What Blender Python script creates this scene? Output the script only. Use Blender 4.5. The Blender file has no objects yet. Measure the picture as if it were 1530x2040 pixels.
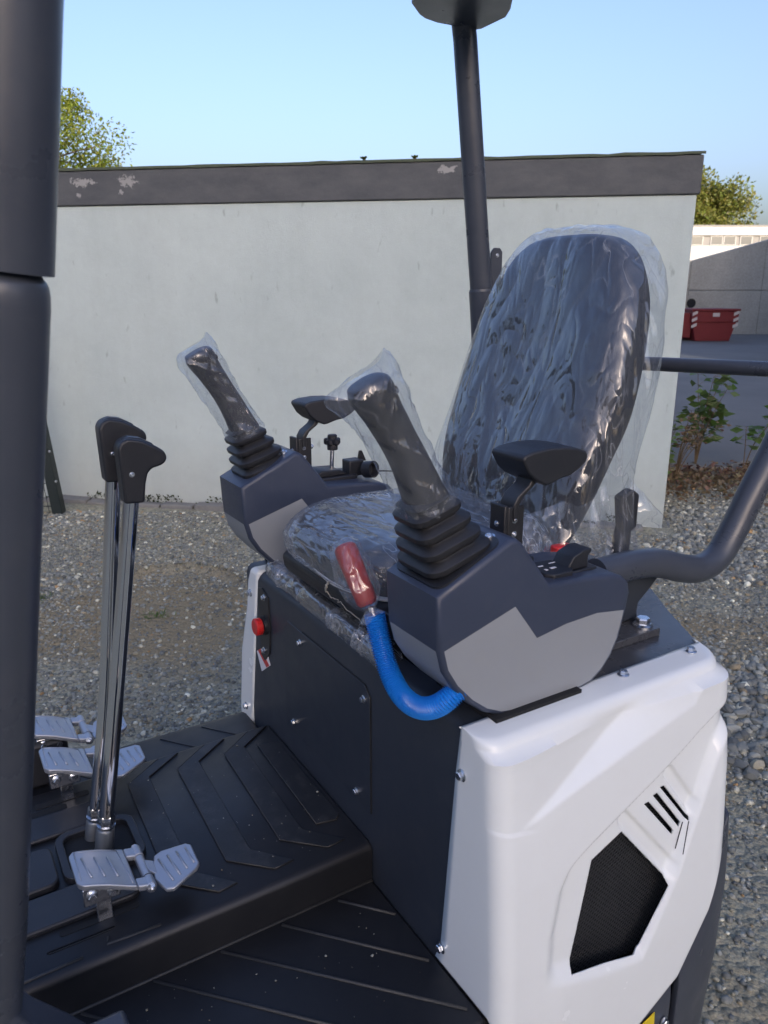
import bpy, bmesh, math, random
import numpy as np
from mathutils import Vector, Matrix, noise
random.seed(7); rng = np.random.default_rng(11)
PI = math.pi
S = bpy.context.scene
COL = S.collection

# ------------------------------------------------------------------ camera, sky, sun, exposure
cam = bpy.data.cameras.new('camera'); camo = bpy.data.objects.new('camera', cam); COL.objects.link(camo)
camo.location = (0, 0, 1.65); camo.rotation_euler = (math.radians(74.0), 0, 0)
cam.sensor_fit = 'VERTICAL'; cam.sensor_height = 36; cam.lens = 36 * 1531 / 2040
cam.clip_start = 0.02; cam.clip_end = 1500
cam.dof.use_dof = True; cam.dof.focus_distance = 1.75; cam.dof.aperture_fstop = 9.0
S.camera = camo
SUN_EL, SUN_AZ = math.radians(13), math.radians(168)        # azimuth clockwise from +Y (the view direction)
wd = bpy.data.worlds.new('World'); S.world = wd; wd.use_nodes = True
nt = wd.node_tree; nt.nodes.clear()
sky = nt.nodes.new('ShaderNodeTexSky'); sky.sky_type = 'NISHITA'; sky.sun_disc = False
sky.sun_elevation = SUN_EL; sky.sun_rotation = SUN_AZ; sky.altitude = 100
sky.air_density = 1.0; sky.dust_density = 5.7; sky.ozone_density = 0.9
bg = nt.nodes.new('ShaderNodeBackground'); bg.inputs[1].default_value = 0.15
wo = nt.nodes.new('ShaderNodeOutputWorld')
wb = nt.nodes.new('ShaderNodeVectorMath'); wb.operation = 'MULTIPLY'; wb.inputs[1].default_value = (.86, .91, 1.21)      # the camera's cool white balance
nt.links.new(sky.outputs[0], wb.inputs[0]); nt.links.new(wb.outputs[0], bg.inputs[0]); nt.links.new(bg.outputs[0], wo.inputs[0])
sl = bpy.data.lights.new('sun', 'SUN'); sl.energy = 2.6; sl.angle = math.radians(0.5); sl.color = (1.0, 0.89, 0.74)
so = bpy.data.objects.new('sun', sl); COL.objects.link(so)
sd = Vector((math.sin(SUN_AZ) * math.cos(SUN_EL), math.cos(SUN_AZ) * math.cos(SUN_EL), math.sin(SUN_EL)))
so.rotation_euler = sd.to_track_quat('Z', 'Y').to_euler(); so.location = (8, -4, 9)
S.view_settings.view_transform = 'Standard'; S.view_settings.look = 'None'
S.view_settings.gamma = 1; S.view_settings.use_curve_mapping = False; S.view_settings.exposure = 1.15
S.render.engine = 'CYCLES'
S.cycles.transparent_max_bounces = 24; S.cycles.max_bounces = 10

# ------------------------------------------------------------------ materials
def NT(name):
    m = bpy.data.materials.new(name); m.use_nodes = True
    return m, m.node_tree, m.node_tree.nodes['Principled BSDF']
def N(t, kind, **kw):
    n = t.nodes.new('ShaderNode' + kind)
    for k, v in kw.items(): setattr(n, k, v)
    return n
def setin(n, **kw):
    for k, v in kw.items(): n.inputs[k.replace('_', ' ')].default_value = v
def noise_tex(t, scale, detail=4, rough=0.55, coord='Object', stretch=None, kind='TexNoise'):
    tc = N(t, 'TexCoord'); n = N(t, kind)
    if 'Scale' in n.inputs: n.inputs['Scale'].default_value = scale
    if kind == 'TexNoise': n.inputs['Detail'].default_value = detail; n.inputs['Roughness'].default_value = rough
    if stretch:
        mp = N(t, 'Mapping'); mp.inputs['Scale'].default_value = stretch
        t.links.new(tc.outputs[coord], mp.inputs[0]); t.links.new(mp.outputs[0], n.inputs['Vector'])
    else: t.links.new(tc.outputs[coord], n.inputs['Vector'])
    return n
def ramp(t, src, stops):
    r = N(t, 'ValToRGB'); e = r.color_ramp.elements
    while len(e) < len(stops): e.new(0.5)
    for el, (p, c) in zip(e, stops):
        el.position = p; el.color = (c, c, c, 1) if isinstance(c, (int, float)) else (*c, 1)
    t.links.new(src, r.inputs[0]); return r
def bump(t, b, src, strength, dist=0.002):
    bm = N(t, 'Bump'); bm.inputs['Strength'].default_value = strength; bm.inputs['Distance'].default_value = dist
    t.links.new(src, bm.inputs['Height'])
    prev = b.inputs['Normal'].links
    if prev: t.links.new(prev[0].from_socket, bm.inputs['Normal'])
    t.links.new(bm.outputs[0], b.inputs['Normal'])
def mixc(t, fac, c1, c2, mode='MIX'):
    mx = N(t, 'Mix', data_type='RGBA', blend_type=mode)
    for s, c in ((6, c1), (7, c2)):
        if hasattr(c, 'links'): t.links.new(c, mx.inputs[s])
        else: mx.inputs[s].default_value = (*c, 1)
    if hasattr(fac, 'links'): t.links.new(fac, mx.inputs[0])
    else: mx.inputs[0].default_value = fac
    return mx.outputs[2]
def simple(name, col, rough, metal=0.0, var=0.12, vscale=9, bstr=0.0, bscale=600, dust=0.0, dustcol=(.25, .24, .22), spec=0.5, rvar=0.08):
    """a plain finish with faint uneven tone, uneven gloss, fine grain and a little dust"""
    m, t, b = NT(name)
    n = noise_tex(t, vscale, 6, .6)
    lo = tuple(c * (1 - var) for c in col); hi = tuple(min(1, c * (1 + var)) for c in col)
    c = mixc(t, n.outputs[0], lo, hi)
    if dust:
        d = noise_tex(t, 23, 8, .72); dr = ramp(t, d.outputs[0], [(.5, 0.0), (.78, dust)])
        c = mixc(t, dr.outputs[0], c, dustcol)
    t.links.new(c, b.inputs['Base Color'])
    rr = ramp(t, n.outputs[0], [(.3, max(0.02, rough - rvar)), (.7, min(1, rough + rvar))])
    t.links.new(rr.outputs[0], b.inputs['Roughness'])
    b.inputs['Metallic'].default_value = metal; b.inputs['Specular IOR Level'].default_value = spec
    if bstr:
        bn = noise_tex(t, bscale, 3, .6); bump(t, b, bn.outputs[0], bstr, .0006)
    return m
M = {}
M['panel'] = simple('dark_painted_steel', (.027, .034, .047), .42, bstr=.25, bscale=900, dust=.05, var=.1)
M['post'] = simple('anthracite_powder_coat', (.050, .058, .075), .32, bstr=.2, bscale=1200, dust=.06)
M['navy'] = simple('dark_blue_grey_plastic', (.040, .052, .085), .36, bstr=.35, bscale=1500, dust=.05)
M['grey'] = simple('mid_grey_plastic', (.275, .295, .315), .42, bstr=.3, bscale=1500, dust=.12, var=.06, dustcol=(.3, .28, .22))
M['white'] = simple('white_gloss_paint', (.79, .825, .81), .22, bstr=.06, bscale=300, var=.02, dust=.05, dustcol=(.55, .52, .47), vscale=4)
M['rubber'] = simple('black_rubber_mat', (.0105, .0115, .014), .42, bstr=.35, bscale=900, dust=.14, dustcol=(.055, .055, .055))
M['boot'] = simple('black_bellows_rubber', (.018, .019, .022), .45, bstr=.3, bscale=900, dust=.05)
M['black'] = simple('black_moulded_plastic', (.016, .018, .023), .45, bstr=.5, bscale=1400, dust=.04)
M['blackmetal'] = simple('black_painted_metal', (.018, .019, .022), .38, bstr=.25, bscale=900, dust=.05)
M['hollow'] = simple('recess_shade_and_black_parts', (.008, .009, .010), .8)  # near-black colour stands in for shade in recesses; also black print and parts
M['chrome'] = simple('polished_chrome', (.72, .73, .74), .06, metal=1, var=.03, rvar=.03)
M['zinc'] = simple('zinc_plated_steel', (.62, .65, .69), .25, metal=1, var=.12, vscale=60, rvar=.1)
M['alu'] = simple('cast_aluminium', (.42, .45, .50), .42, metal=.75, var=.08, bstr=.35, bscale=900, dust=.05)
M['sleeve'] = simple('dull_steel', (.25, .27, .29), .38, metal=.8)
M['blue'] = simple('blue_corrugated_plastic', (.010, .19, .64), .3, var=.08)
M['red'] = simple('red_grip_rubber', (.36, .035, .035), .5, var=.1, bstr=.3)
M['redbtn'] = simple('red_button_plastic', (.55, .02, .02), .3)
M['vinyl'] = simple('seat_vinyl', (.018, .021, .028), .42, bstr=.5, bscale=700)
M['yellow'] = simple('yellow_sticker', (.75, .58, .02), .35)
M['sticker'] = simple('white_sticker', (.7, .7, .72), .4)
M['foam'] = simple('black_foam_strip', (.03, .03, .035), .8, bstr=.8, bscale=500)
M['hem'] = simple('white_elastic_hem', (.72, .72, .70), .7)
M['cloth'] = simple('beige_thread', (.5, .47, .40), .8)

def film(name, milk, gloss, rough=.07, crumple=1.0, tint=(.93, .95, .98), grain=(1, 1, .32)):
    """clear plastic film: see-through, shiny, a little milky, finely creased"""
    m, t, b = NT(name); t.nodes.remove(b)
    out = t.nodes['Material Output']
    tr = N(t, 'BsdfTransparent'); tr.inputs[0].default_value = (*tint, 1)
    gl = N(t, 'BsdfGlossy'); gl.inputs['Roughness'].default_value = rough; gl.inputs[0].default_value = (1, 1, 1, 1)
    df = N(t, 'BsdfDiffuse'); df.inputs[0].default_value = (.72, .75, .78, 1)
    tl = N(t, 'BsdfTranslucent'); tl.inputs[0].default_value = (.72, .75, .78, 1)
    mk = N(t, 'MixShader'); mk.inputs[0].default_value = .5
    t.links.new(df.outputs[0], mk.inputs[1]); t.links.new(tl.outputs[0], mk.inputs[2])
    # folds: sharp-edged facets of two sizes, pulled long in the vertical, plus hairline creases that turn white
    def folds(scale, stretch, dist):
        n_ = noise_tex(t, scale, 1.2, .45, stretch=stretch); n_.inputs['Distortion'].default_value = dist
        su = N(t, 'Math', operation='SUBTRACT'); t.links.new(n_.outputs[0], su.inputs[0]); su.inputs[1].default_value = .5
        av = N(t, 'Math', operation='ABSOLUTE'); t.links.new(su.outputs[0], av.inputs[0]); return av
    f1 = folds(6.5, grain, .8); f2 = folds(18, grain, 1.2); f3 = folds(44, grain, .6)
    bp = N(t, 'Bump'); bp.inputs['Strength'].default_value = .62 * crumple; bp.inputs['Distance'].default_value = .05
    t.links.new(f1.outputs[0], bp.inputs['Height'])
    bp1 = N(t, 'Bump'); bp1.inputs['Strength'].default_value = .48 * crumple; bp1.inputs['Distance'].default_value = .018
    t.links.new(f2.outputs[0], bp1.inputs['Height']); t.links.new(bp.outputs[0], bp1.inputs['Normal'])
    bp2 = N(t, 'Bump'); bp2.inputs['Strength'].default_value = .28 * crumple; bp2.inputs['Distance'].default_value = .006
    t.links.new(f3.outputs[0], bp2.inputs['Height']); t.links.new(bp1.outputs[0], bp2.inputs['Normal'])
    t.links.new(bp2.outputs[0], gl.inputs['Normal'])
    lw = N(t, 'LayerWeight'); lw.inputs['Blend'].default_value = .16; t.links.new(bp2.outputs[0], lw.inputs['Normal'])
    fr = N(t, 'MapRange'); fr.inputs['To Min'].default_value = gloss; fr.inputs['To Max'].default_value = .5
    t.links.new(lw.outputs['Facing'], fr.inputs[0])
    ln1 = ramp(t, f1.outputs[0], [(0.0, min(1, milk * 1.8)), (.03, milk)]); ln2 = ramp(t, f2.outputs[0], [(0.0, min(1, milk * 6)), (.022, milk)])
    patch = noise_tex(t, 5, 4, .6); pm_ = ramp(t, patch.outputs[0], [(.4, .0), (.62, 1.0)])
    lm = N(t, 'Math', operation='MULTIPLY'); t.links.new(ln2.outputs[0], lm.inputs[0]); t.links.new(pm_.outputs[0], lm.inputs[1])
    cr = N(t, 'Math', operation='MAXIMUM'); t.links.new(ln1.outputs[0], cr.inputs[0]); t.links.new(lm.outputs[0], cr.inputs[1])
    a = N(t, 'MixShader'); t.links.new(cr.outputs[0], a.inputs[0]); t.links.new(tr.outputs[0], a.inputs[1]); t.links.new(mk.outputs[0], a.inputs[2])
    c = N(t, 'MixShader'); t.links.new(fr.outputs[0], c.inputs[0]); t.links.new(a.outputs[0], c.inputs[1]); t.links.new(gl.outputs[0], c.inputs[2])
    t.links.new(c.outputs[0], out.inputs[0])
    return m
M['film'] = film('clear_plastic_film', .065, .06, .065, 1.0)
M['film_milky'] = film('milky_plastic_film', .17, .06, .08, 1.2, grain=(1.3, .40, 1.3))
M['film_wrap'] = film('wound_plastic_film', .22, .12, .08, 1.5, grain=(1, .6, 1))
M['film_thin'] = film('thin_clear_bag', .06, .06, .06, 1.2)

# ------------------------------------------------------------------ mesh helpers
class MB:
    def __init__(s): s.v = []; s.f = []; s.mi = []
    def add(s, vs, fs, mi=0):
        o = len(s.v); s.v += [tuple(map(float, p)) for p in vs]
        s.f += [tuple(i + o for i in f) for f in fs]; s.mi += [mi] * len(fs); return s
    def box(s, lo, hi, mi=0):
        (a, b, c), (d, e, f) = lo, hi
        return s.add([(a,b,c),(d,b,c),(d,e,c),(a,e,c),(a,b,f),(d,b,f),(d,e,f),(a,e,f)],
                     [(0,3,2,1),(4,5,6,7),(0,1,5,4),(1,2,6,5),(2,3,7,6),(3,0,4,7)], mi)
    def prism(s, poly, ax, lo, hi, mi=0):
        """polygon in the two other axes, extruded along axis ax (0 a, 1 y, 2 z)"""
        def p(u, w, h): q = [0, 0, 0]; o = [i for i in range(3) if i != ax]; q[o[0]] = u; q[o[1]] = w; q[ax] = h; return q
        n = len(poly)
        vs = [p(u, w, lo) for u, w in poly] + [p(u, w, hi) for u, w in poly]
        fs = [tuple(range(n)), tuple(range(2 * n - 1, n - 1, -1))] + [(i, (i + 1) % n, n + (i + 1) % n, n + i) for i in range(n)]
        return s.add(vs, fs, mi)
    def rings(s, R, closed=True, cap=True, mi=0):
        n = len(R[0]); vs = [p for r in R for p in r]; fs = []
        for i in range(len(R) - 1):
            for j in range(n if closed else n - 1):
                k = (j + 1) % n
                fs.append((i * n + j, i * n + k, (i + 1) * n + k, (i + 1) * n + j))
        if cap and closed: fs += [tuple(range(n)), tuple(range((len(R)) * n - 1, (len(R) - 1) * n - 1, -1))]
        return s.add(vs, fs, mi)
    def tube(s, pts, r, n=14, cap=True, mi=0):
        pts = [Vector(p) for p in pts]; rr = r if isinstance(r, (list, tuple)) else [r] * len(pts)
        t0 = (pts[1] - pts[0]).normalized(); u = t0.orthogonal().normalized(); R = []
        for i, p in enumerate(pts):
            t = (pts[min(i + 1, len(pts) - 1)] - pts[max(i - 1, 0)]).normalized()
            u = (u - t * u.dot(t)).normalized(); w = t.cross(u)
            R.append([p + (u * math.cos(2*PI*k/n) + w * math.sin(2*PI*k/n)) * rr[i] for k in range(n)])
        return s.rings(R, cap=cap, mi=mi)
    def lathe(s, p0, d, prof, n=16, mi=0, rot=0):
        p0 = Vector(p0); d = Vector(d).normalized(); u = d.orthogonal().normalized(); w = d.cross(u)
        R = [[p0 + d * h + (u * math.cos(2*PI*k/n + rot) + w * math.sin(2*PI*k/n + rot)) * r for k in range(n)] for h, r in prof]
        return s.rings(R, mi=mi)
    def build(s, name, mat, parent=None, smooth=35, bevel=0, seg=2, limit=30):
        me = bpy.data.meshes.new(name); me.from_pydata(s.v, [], s.f)
        mats = mat if isinstance(mat, (list, tuple)) else [mat]
        for q in mats: me.materials.append(M[q] if isinstance(q, str) else q)
        if len(mats) > 1: me.polygons.foreach_set('material_index', s.mi)
        b = bmesh.new(); b.from_mesh(me); bmesh.ops.recalc_face_normals(b, faces=b.faces); b.to_mesh(me); b.free()
        return link(name, me, parent, smooth, bevel, seg, limit)
def link(name, me, parent=None, smooth=35, bevel=0, seg=2, limit=30):
    o = bpy.data.objects.new(name, me); COL.objects.link(o)
    if parent is not None: o.parent = parent
    if smooth:
        me.polygons.foreach_set('use_smooth', [True] * len(me.polygons))
        if smooth < 180: me.set_sharp_from_angle(angle=math.radians(smooth if not bevel else 50))
    if bevel:
        md = o.modifiers.new('bevel', 'BEVEL'); md.width = bevel; md.segments = seg; md.limit_method = 'ANGLE'
        md.angle_limit = math.radians(limit); md.harden_normals = False
    return o
def tag(o, label=None, cat=None, group=None, kind=None):
    for k, v in (('label', label), ('category', cat), ('group', group), ('kind', kind)):
        if v: o[k] = v
    return o
def empty(name, loc=(0, 0, 0), rz=0, **kw):
    o = bpy.data.objects.new(name, None); COL.objects.link(o); o.location = loc; o.rotation_euler = (0, 0, rz)
    o.empty_display_size = .1
    return tag(o, **kw)
def copy_tree(o, parent=None, off=None):
    c = o.copy(); COL.objects.link(c)
    if parent is not None: c.parent = parent
    if off is not None: c.location = Vector(o.location) + Vector(off)
    for ch in list(o.children): copy_tree(ch, c)
    return c
def cr(P, n):
    """Catmull-Rom through rows of P, n samples"""
    P = np.array(P, float); m = len(P); T = np.linspace(0, m - 1, n); out = []
    for t in T:
        i = min(int(t), m - 2); f = t - i
        p0, p1, p2, p3 = P[max(i - 1, 0)], P[i], P[i + 1], P[min(i + 2, m - 1)]
        out.append(.5 * ((2*p1) + (-p0 + p2)*f + (2*p0 - 5*p1 + 4*p2 - p3)*f*f + (-p0 + 3*p1 - 3*p2 + p3)*f**3))
    return np.array(out)
def fillet(pts, r, n=8):
    """polyline with rounded corners"""
    pts = [Vector(p) for p in pts]; out = [pts[0]]
    for i in range(1, len(pts) - 1):
        a, b, c = pts[i - 1], pts[i], pts[i + 1]
        d1 = (a - b); d2 = (c - b); k = min(r, d1.length * .48, d2.length * .48)
        A = b + d1.normalized() * k; B = b + d2.normalized() * k
        for j in range(n + 1):
            t = j / n; out.append(A * (1-t)**2 + b * 2*t*(1-t) + B * t*t)
    return out + [pts[-1]]
def ridge(p): return 1 - 2 * abs(noise.noise(p))
def sm(x): x = min(1, max(0, x)); return x * x * (3 - 2 * x)

# bolts: one mesh per kind, axis +Z, real size 1 = 10 mm across flats radius
def hexbolt_mesh(kind):
    b = MB()
    if kind == 'flange':
        b.lathe((0,0,0), (0,0,1), [(0, 1.0), (.15, 1.0), (.3, .78)], 24)
        b.lathe((0,0,.25), (0,0,1), [(0, .72), (.5, .72), (.62, .62)], 6)
    elif kind == 'dome':
        b.lathe((0,0,0), (0,0,1), [(0, 1.0), (.1, 1.0), (.12, .7), (.45, .66), (.6, .5), (.6, .3), (.35, .26)], 12)
    else:
        b.lathe((0,0,0), (0,0,1), [(0, 1.05), (.14, 1.05)], 20)
        b.lathe((0,0,.14), (0,0,1), [(0, .85), (.5, .85), (.58, .74)], 6)
        b.lathe((0,0,.58), (0,0,1), [(0, .42), (.45, .42), (.5, .36)], 14)
    me = bpy.data.meshes.new('bolt'); me.from_pydata(b.v, [], b.f); me.materials.append(M['zinc'])
    me.polygons.foreach_set('use_smooth', [True] * len(me.polygons)); me.set_sharp_from_angle(angle=math.radians(35))
    return me
BOLT = {k: hexbolt_mesh(k) for k in ('flange', 'dome', 'nut')}
def bolt(parent, pos, nrm, r, kind='flange', name='bolt', rot=None):
    o = bpy.data.objects.new(name, BOLT[kind]); COL.objects.link(o); o.parent = parent
    o.location = pos; q = Vector(nrm).to_track_quat('Z', 'Y')
    o.rotation_mode = 'QUATERNION'; o.rotation_quaternion = q @ Matrix.Rotation(random.random() * 6 if rot is None else rot, 3, 'Z').to_quaternion()
    o.scale = (r, r, r); return o

# ================================================================== GROUND AND BACKGROUND
def stone_ground_material():
    m, t, b = NT('compacted_gravel')
    tc = N(t, 'TexCoord')
    def vor(s):
        v = N(t, 'TexVoronoi'); v.inputs['Scale'].default_value = s; v.inputs['Randomness'].default_value = 1
        wn = N(t, 'TexNoise'); wn.inputs['Scale'].default_value = s * .8
        mp = N(t, 'VectorMath', operation='MULTIPLY_ADD'); mp.inputs[1].default_value = (.55 / s,) * 3
        t.links.new(tc.outputs['Object'], wn.inputs['Vector']); t.links.new(wn.outputs['Color'], mp.inputs[0]); t.links.new(tc.outputs['Object'], mp.inputs[2])
        t.links.new(mp.outputs[0], v.inputs['Vector']); return v
    v1, v2 = vor(70), vor(32)
    n = noise_tex(t, 1.1, 6, .6); n2 = noise_tex(t, 180, 3, .6)
    r1 = ramp(t, v1.outputs['Color'], [(.0, (.15, .141, .112)), (.35, (.27, .255, .20)), (.6, (.38, .352, .27)), (.86, (.31, .26, .195)), (.93, (.58, .56, .52))])
    r2 = ramp(t, v2.outputs['Color'], [(.0, (.17, .166, .140)), (.5, (.31, .292, .235)), (.8, (.40, .36, .27)), (.95, (.54, .52, .49))])
    msk = ramp(t, n2.outputs[0], [(.45, 0.0), (.55, 1.0)])
    c = mixc(t, .45, r1.outputs[0], r2.outputs[0])
    dat = N(t, 'Attribute'); dat.attribute_name = 'dirt'; dmx = N(t, 'Math', operation='MULTIPLY_ADD'); dmx.inputs[1].default_value = .5; t.links.new(n.outputs[0], dmx.inputs[0]); t.links.new(dat.outputs['Fac'], dmx.inputs[2])
    dirt = ramp(t, dmx.outputs[0], [(.34, 0.0), (.78, .85)])
    c = mixc(t, dirt.outputs[0], c, (.27, .205, .125))
    fine = ramp(t, n2.outputs[0], [(.3, .72), (.7, 1.25)])
    c = mixc(t, 1.0, c, fine.outputs[0], 'MULTIPLY'); c = mixc(t, 1.0, c, (.99, 1.045, .985), 'MULTIPLY')
    t.links.new(c, b.inputs['Base Color']); b.inputs['Roughness'].default_value = .85
    inv = N(t, 'Math', operation='SUBTRACT'); inv.inputs[0].default_value = 1; t.links.new(v1.outputs['Distance'], inv.inputs[1])
    inv2 = N(t, 'Math', operation='SUBTRACT'); inv2.inputs[0].default_value = 1; t.links.new(v2.outputs['Distance'], inv2.inputs[1])
    bump(t, b, inv2.outputs[0], .9, .014); bump(t, b, inv.outputs[0], .8, .007); bump(t, b, n2.outputs[0], .5, .003)
    return m
M['ground'] = stone_ground_material()
def tri_axis(near, far, lo, hi, step):
    a = list(np.arange(lo, hi, step)); g = 1.35
    x, d = hi, step
    while x < far: a.append(x); d *= g; x += d
    a.append(far); x, d = lo, step; pre = []
    while x > -far: d *= g; x -= d; pre.append(max(x, -far))
    return np.array(sorted(set(pre + a)))
def ground_z(x, y):
    p = Vector((x, y, 0))
    z = .022 * noise.noise(p * .7) + .010 * noise.noise(p * 2.3)
    # shallow slump with a broken rim in front of the garage
    u, w = (x + 1.25) / .42, (y - 4.22) / .36
    r = math.sqrt(u * u + w * w) + .12 * noise.noise(p * 6)
    if w > -.2: z -= .055 * (1 - sm((r - .90) / .10)) * sm((w + .2) / .6)
    fade = 1 - sm((math.hypot(x, y - 3) - 6) / 6)
    return z * fade - .0
xs = tri_axis(0, 400, -3.8, 4.2, .045); ys = tri_axis(0, 400, 1.2, 7.6, .04)
gb = MB(); gb.rings([[(x, y, ground_z(x, y)) for x in xs] for y in ys], closed=False)
def dirt(x, y):
    p = Vector((x, y, 0)); n_ = .45 * noise.noise(p * 1.7) + .25 * noise.noise(p * 5)
    d = 1.15 * math.exp(-((x + 1.22) / .48) ** 2 - ((y - 4.12) / .42) ** 2) + .75 * math.exp(-((x + 1.5) / .9) ** 2 - ((y - 3.45) / .30) ** 2) + .45 * math.exp(-((x - 1.9) / .9) ** 2 - ((y - 3.6) / .35) ** 2)
    return min(1, max(0, d + n_ * .9 + .05))
ground = gb.build('ground', 'ground', smooth=180)
da = ground.data.color_attributes.new('dirt', 'FLOAT_COLOR', 'POINT')
dv = np.ones((len(gb.v), 4), np.float32); dv[:, :3] = np.array([dirt(v[0], v[1]) if abs(v[0]) < 5 and v[1] < 9 else .3 for v in gb.v])[:, None]
da.data.foreach_set('color', dv.ravel()); tag(ground, 'compacted grey gravel yard ground with loose stones and brown dirt', 'ground', kind='structure')

# loose stones
def rock_shapes(k, sub):
    out = []
    for i in range(k):
        b = bmesh.new(); bmesh.ops.create_icosphere(b, subdivisions=sub, radius=1)
        sd_ = rng.uniform(0, 50, 3)
        sc = np.array([1, rng.uniform(.6, .9), rng.uniform(.45, .75)])
        for v in b.verts:
            n_ = noise.noise(Vector(v.co) * 1.1 + Vector(sd_)); v.co *= 1 + .42 * n_
            q = Vector(v.co)
            for ax in range(3): v.co[ax] = q[ax] * sc[ax]
        vs = np.array([v.co[:] for v in b.verts]); fs = np.array([[v.index for v in f.verts] for f in b.faces]); b.free()
        out.append((vs, fs))
    return out
STONE_COL = np.array([(.17,.18,.195), (.13,.137,.15), (.21,.215,.225), (.10,.105,.115), (.24,.225,.20), (.20,.165,.125), (.36,.35,.335), (.50,.49,.47), (.27,.17,.09)])
STONE_P = np.array([.25, .22, .16, .12, .10, .06, .05, .025, .015])
ms, t, b = NT('loose_stone'); at = N(t, 'Attribute'); at.attribute_name = 'tint'
nn = noise_tex(t, 60, 5, .65); rr_ = ramp(t, nn.outputs[0], [(.3, .7), (.7, 1.3)])
t.links.new(mixc(t, 1.0, at.outputs['Color'], rr_.outputs[0], 'MULTIPLY'), b.inputs['Base Color']); b.inputs['Roughness'].default_value = .7
bump(t, b, noise_tex(t, 220, 4, .6).outputs[0], .5, .003)
M['stone'] = ms
def stone_cloud(name, pts, rad, parent=None, shapes=None, single=False):
    V, F, C = [], [], []; o = 0
    for (x, y, z), r in zip(pts, rad):
        vs, fs = shapes[rng.integers(len(shapes))]
        a = rng.uniform(0, 2*PI); tilt = rng.normal(0, .25, 2)
        R_ = np.array(Matrix.Rotation(a, 3, 'Z') @ Matrix.Rotation(tilt[0], 3, 'X') @ Matrix.Rotation(tilt[1], 3, 'Y'))
        V.append(vs @ R_.T * r + (x, y, z + r * .18)); F.append(fs + o); o += len(vs)
        c = 1.35 * np.array([1.05, 1.06, .88]) * STONE_COL[rng.choice(len(STONE_COL), p=STONE_P)] * rng.uniform(.75, 1.25)
        C.append(np.tile([*c, 1], (len(vs), 1)))
    V = np.concatenate(V); F = np.concatenate(F); C = np.concatenate(C)
    me = bpy.data.meshes.new(name); me.vertices.add(len(V)); me.vertices.foreach_set('co', V.ravel().astype(np.float32))
    me.loops.add(F.size); me.loops.foreach_set('vertex_index', F.ravel().astype(np.int32))
    me.polygons.add(len(F)); me.polygons.foreach_set('loop_start', np.arange(0, F.size, 3, dtype=np.int32)); me.polygons.foreach_set('loop_total', np.full(len(F), 3, np.int32))
    me.update(calc_edges=True)
    at_ = me.color_attributes.new('tint', 'FLOAT_COLOR', 'POINT'); at_.data.foreach_set('color', C.ravel().astype(np.float32))
    me.materials.append(M['stone'])
    ob = bpy.data.objects.new(name, me); COL.objects.link(ob)
    if parent: ob.parent = parent
    if single: me.polygons.foreach_set('use_smooth', [True] * len(me.polygons)); me.set_sharp_from_angle(angle=math.radians(28))
    return ob
def loose(x, y):
    """how much loose ballast lies here (bands of bigger stones)"""
    v = .5 + .9 * noise.noise(Vector((x * .55 + 3, y * .9, 2)))
    v += 1.1 * math.exp(-((x - 1.55) / .55) ** 2 - ((y - 2.75) / .36) ** 2)          # heap right behind the machine's tail
    v += .4 * math.exp(-((y - 5.05) / .45) ** 2) * (x < .3)                          # band along the garage
    v += .5 * math.exp(-((y - 4.6) / .45) ** 2) * (x > 1.2)
    v += .35 * math.exp(-((x + 1.95) / .25) ** 2 - ((y - 4.25) / .18) ** 2)
    v -= .8 * math.exp(-((x + 1.0) / 1.1) ** 2 - ((y - 3.7) / .55) ** 2)
    return v
pts, rad, big, bigr = [], [], [], []
for i in range(180000):
    left = rng.random() < .5
    x, y = (rng.uniform(-3.6, .1), rng.uniform(2.6, 5.75)) if left else (rng.uniform(.55, 3.8), rng.uniform(1.3, 6.8))
    if abs(x) > .55 * y + .55: continue
    if not left and y > 5.2 and x < 2.1: continue
    L = loose(x, y)
    if rng.random() > (.30 + .6 * L) * (1 - .72 * dirt(x, y)): continue
    r = .0052 * (1 - rng.random()) ** -.42
    if L > .75 and rng.random() < .45: r *= rng.uniform(1.4, 2.6)
    if L < .75: r = min(r, .016)
    r = min(r, .031 if not left else .022)
    if r > .0135 and rng.random() < .35 + .4 * (L > .8): r *= 1.0
    z = ground_z(x, y)
    if r * 2 * 760 / max(1.9, math.hypot(x, y)) > 15: big.append((x, y, z, r))
    else: pts.append((x, y, z)); rad.append(r)
big.sort(key=lambda q: -q[3] / math.hypot(q[0], q[1]))
for q in big[300:]: pts.append(q[:3]); rad.append(q[3])
tiny = rock_shapes(10, 1)
small = [(vs, fs) for vs, fs in rock_shapes(10, 1)]
lowp = []
for vs, fs in rock_shapes(8, 1):
    b_ = bmesh.new(); bmesh.ops.create_icosphere(b_, subdivisions=1, radius=1)
    b_.free(); lowp.append((vs, fs))
# fine chips: 20-face stones
def chips(k):
    out = []
    phi = (1 + 5 ** .5) / 2
    for i in range(k):
        b_ = bmesh.new(); bmesh.ops.create_cube(b_, size=1.3)
        for v in b_.verts: v.co += Vector(rng.normal(0, .22, 3)); v.co.z *= .62
        bmesh.ops.triangulate(b_, faces=b_.faces)
        vs = np.array([v.co[:] for v in b_.verts]); fs = np.array([[v.index for v in f.verts] for f in b_.faces]); b_.free(); out.append((vs, fs))
    return out
CH = chips(12)
pa = [(p, r) for p, r in zip(pts, rad) if r < .009]; pb = [(p, r) for p, r in zip(pts, rad) if r >= .009]
g1 = stone_cloud('gravel', [p for p, r in pa], [r for p, r in pa], shapes=CH); tag(g1, 'fine loose grey gravel scattered over the yard ground', 'gravel', kind='stuff')
g2 = stone_cloud('ballast', [p for p, r in pb], [r for p, r in pb], shapes=tiny); tag(g2, 'loose grey ballast stones lying in bands on the yard ground', 'gravel', kind='stuff')
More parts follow.
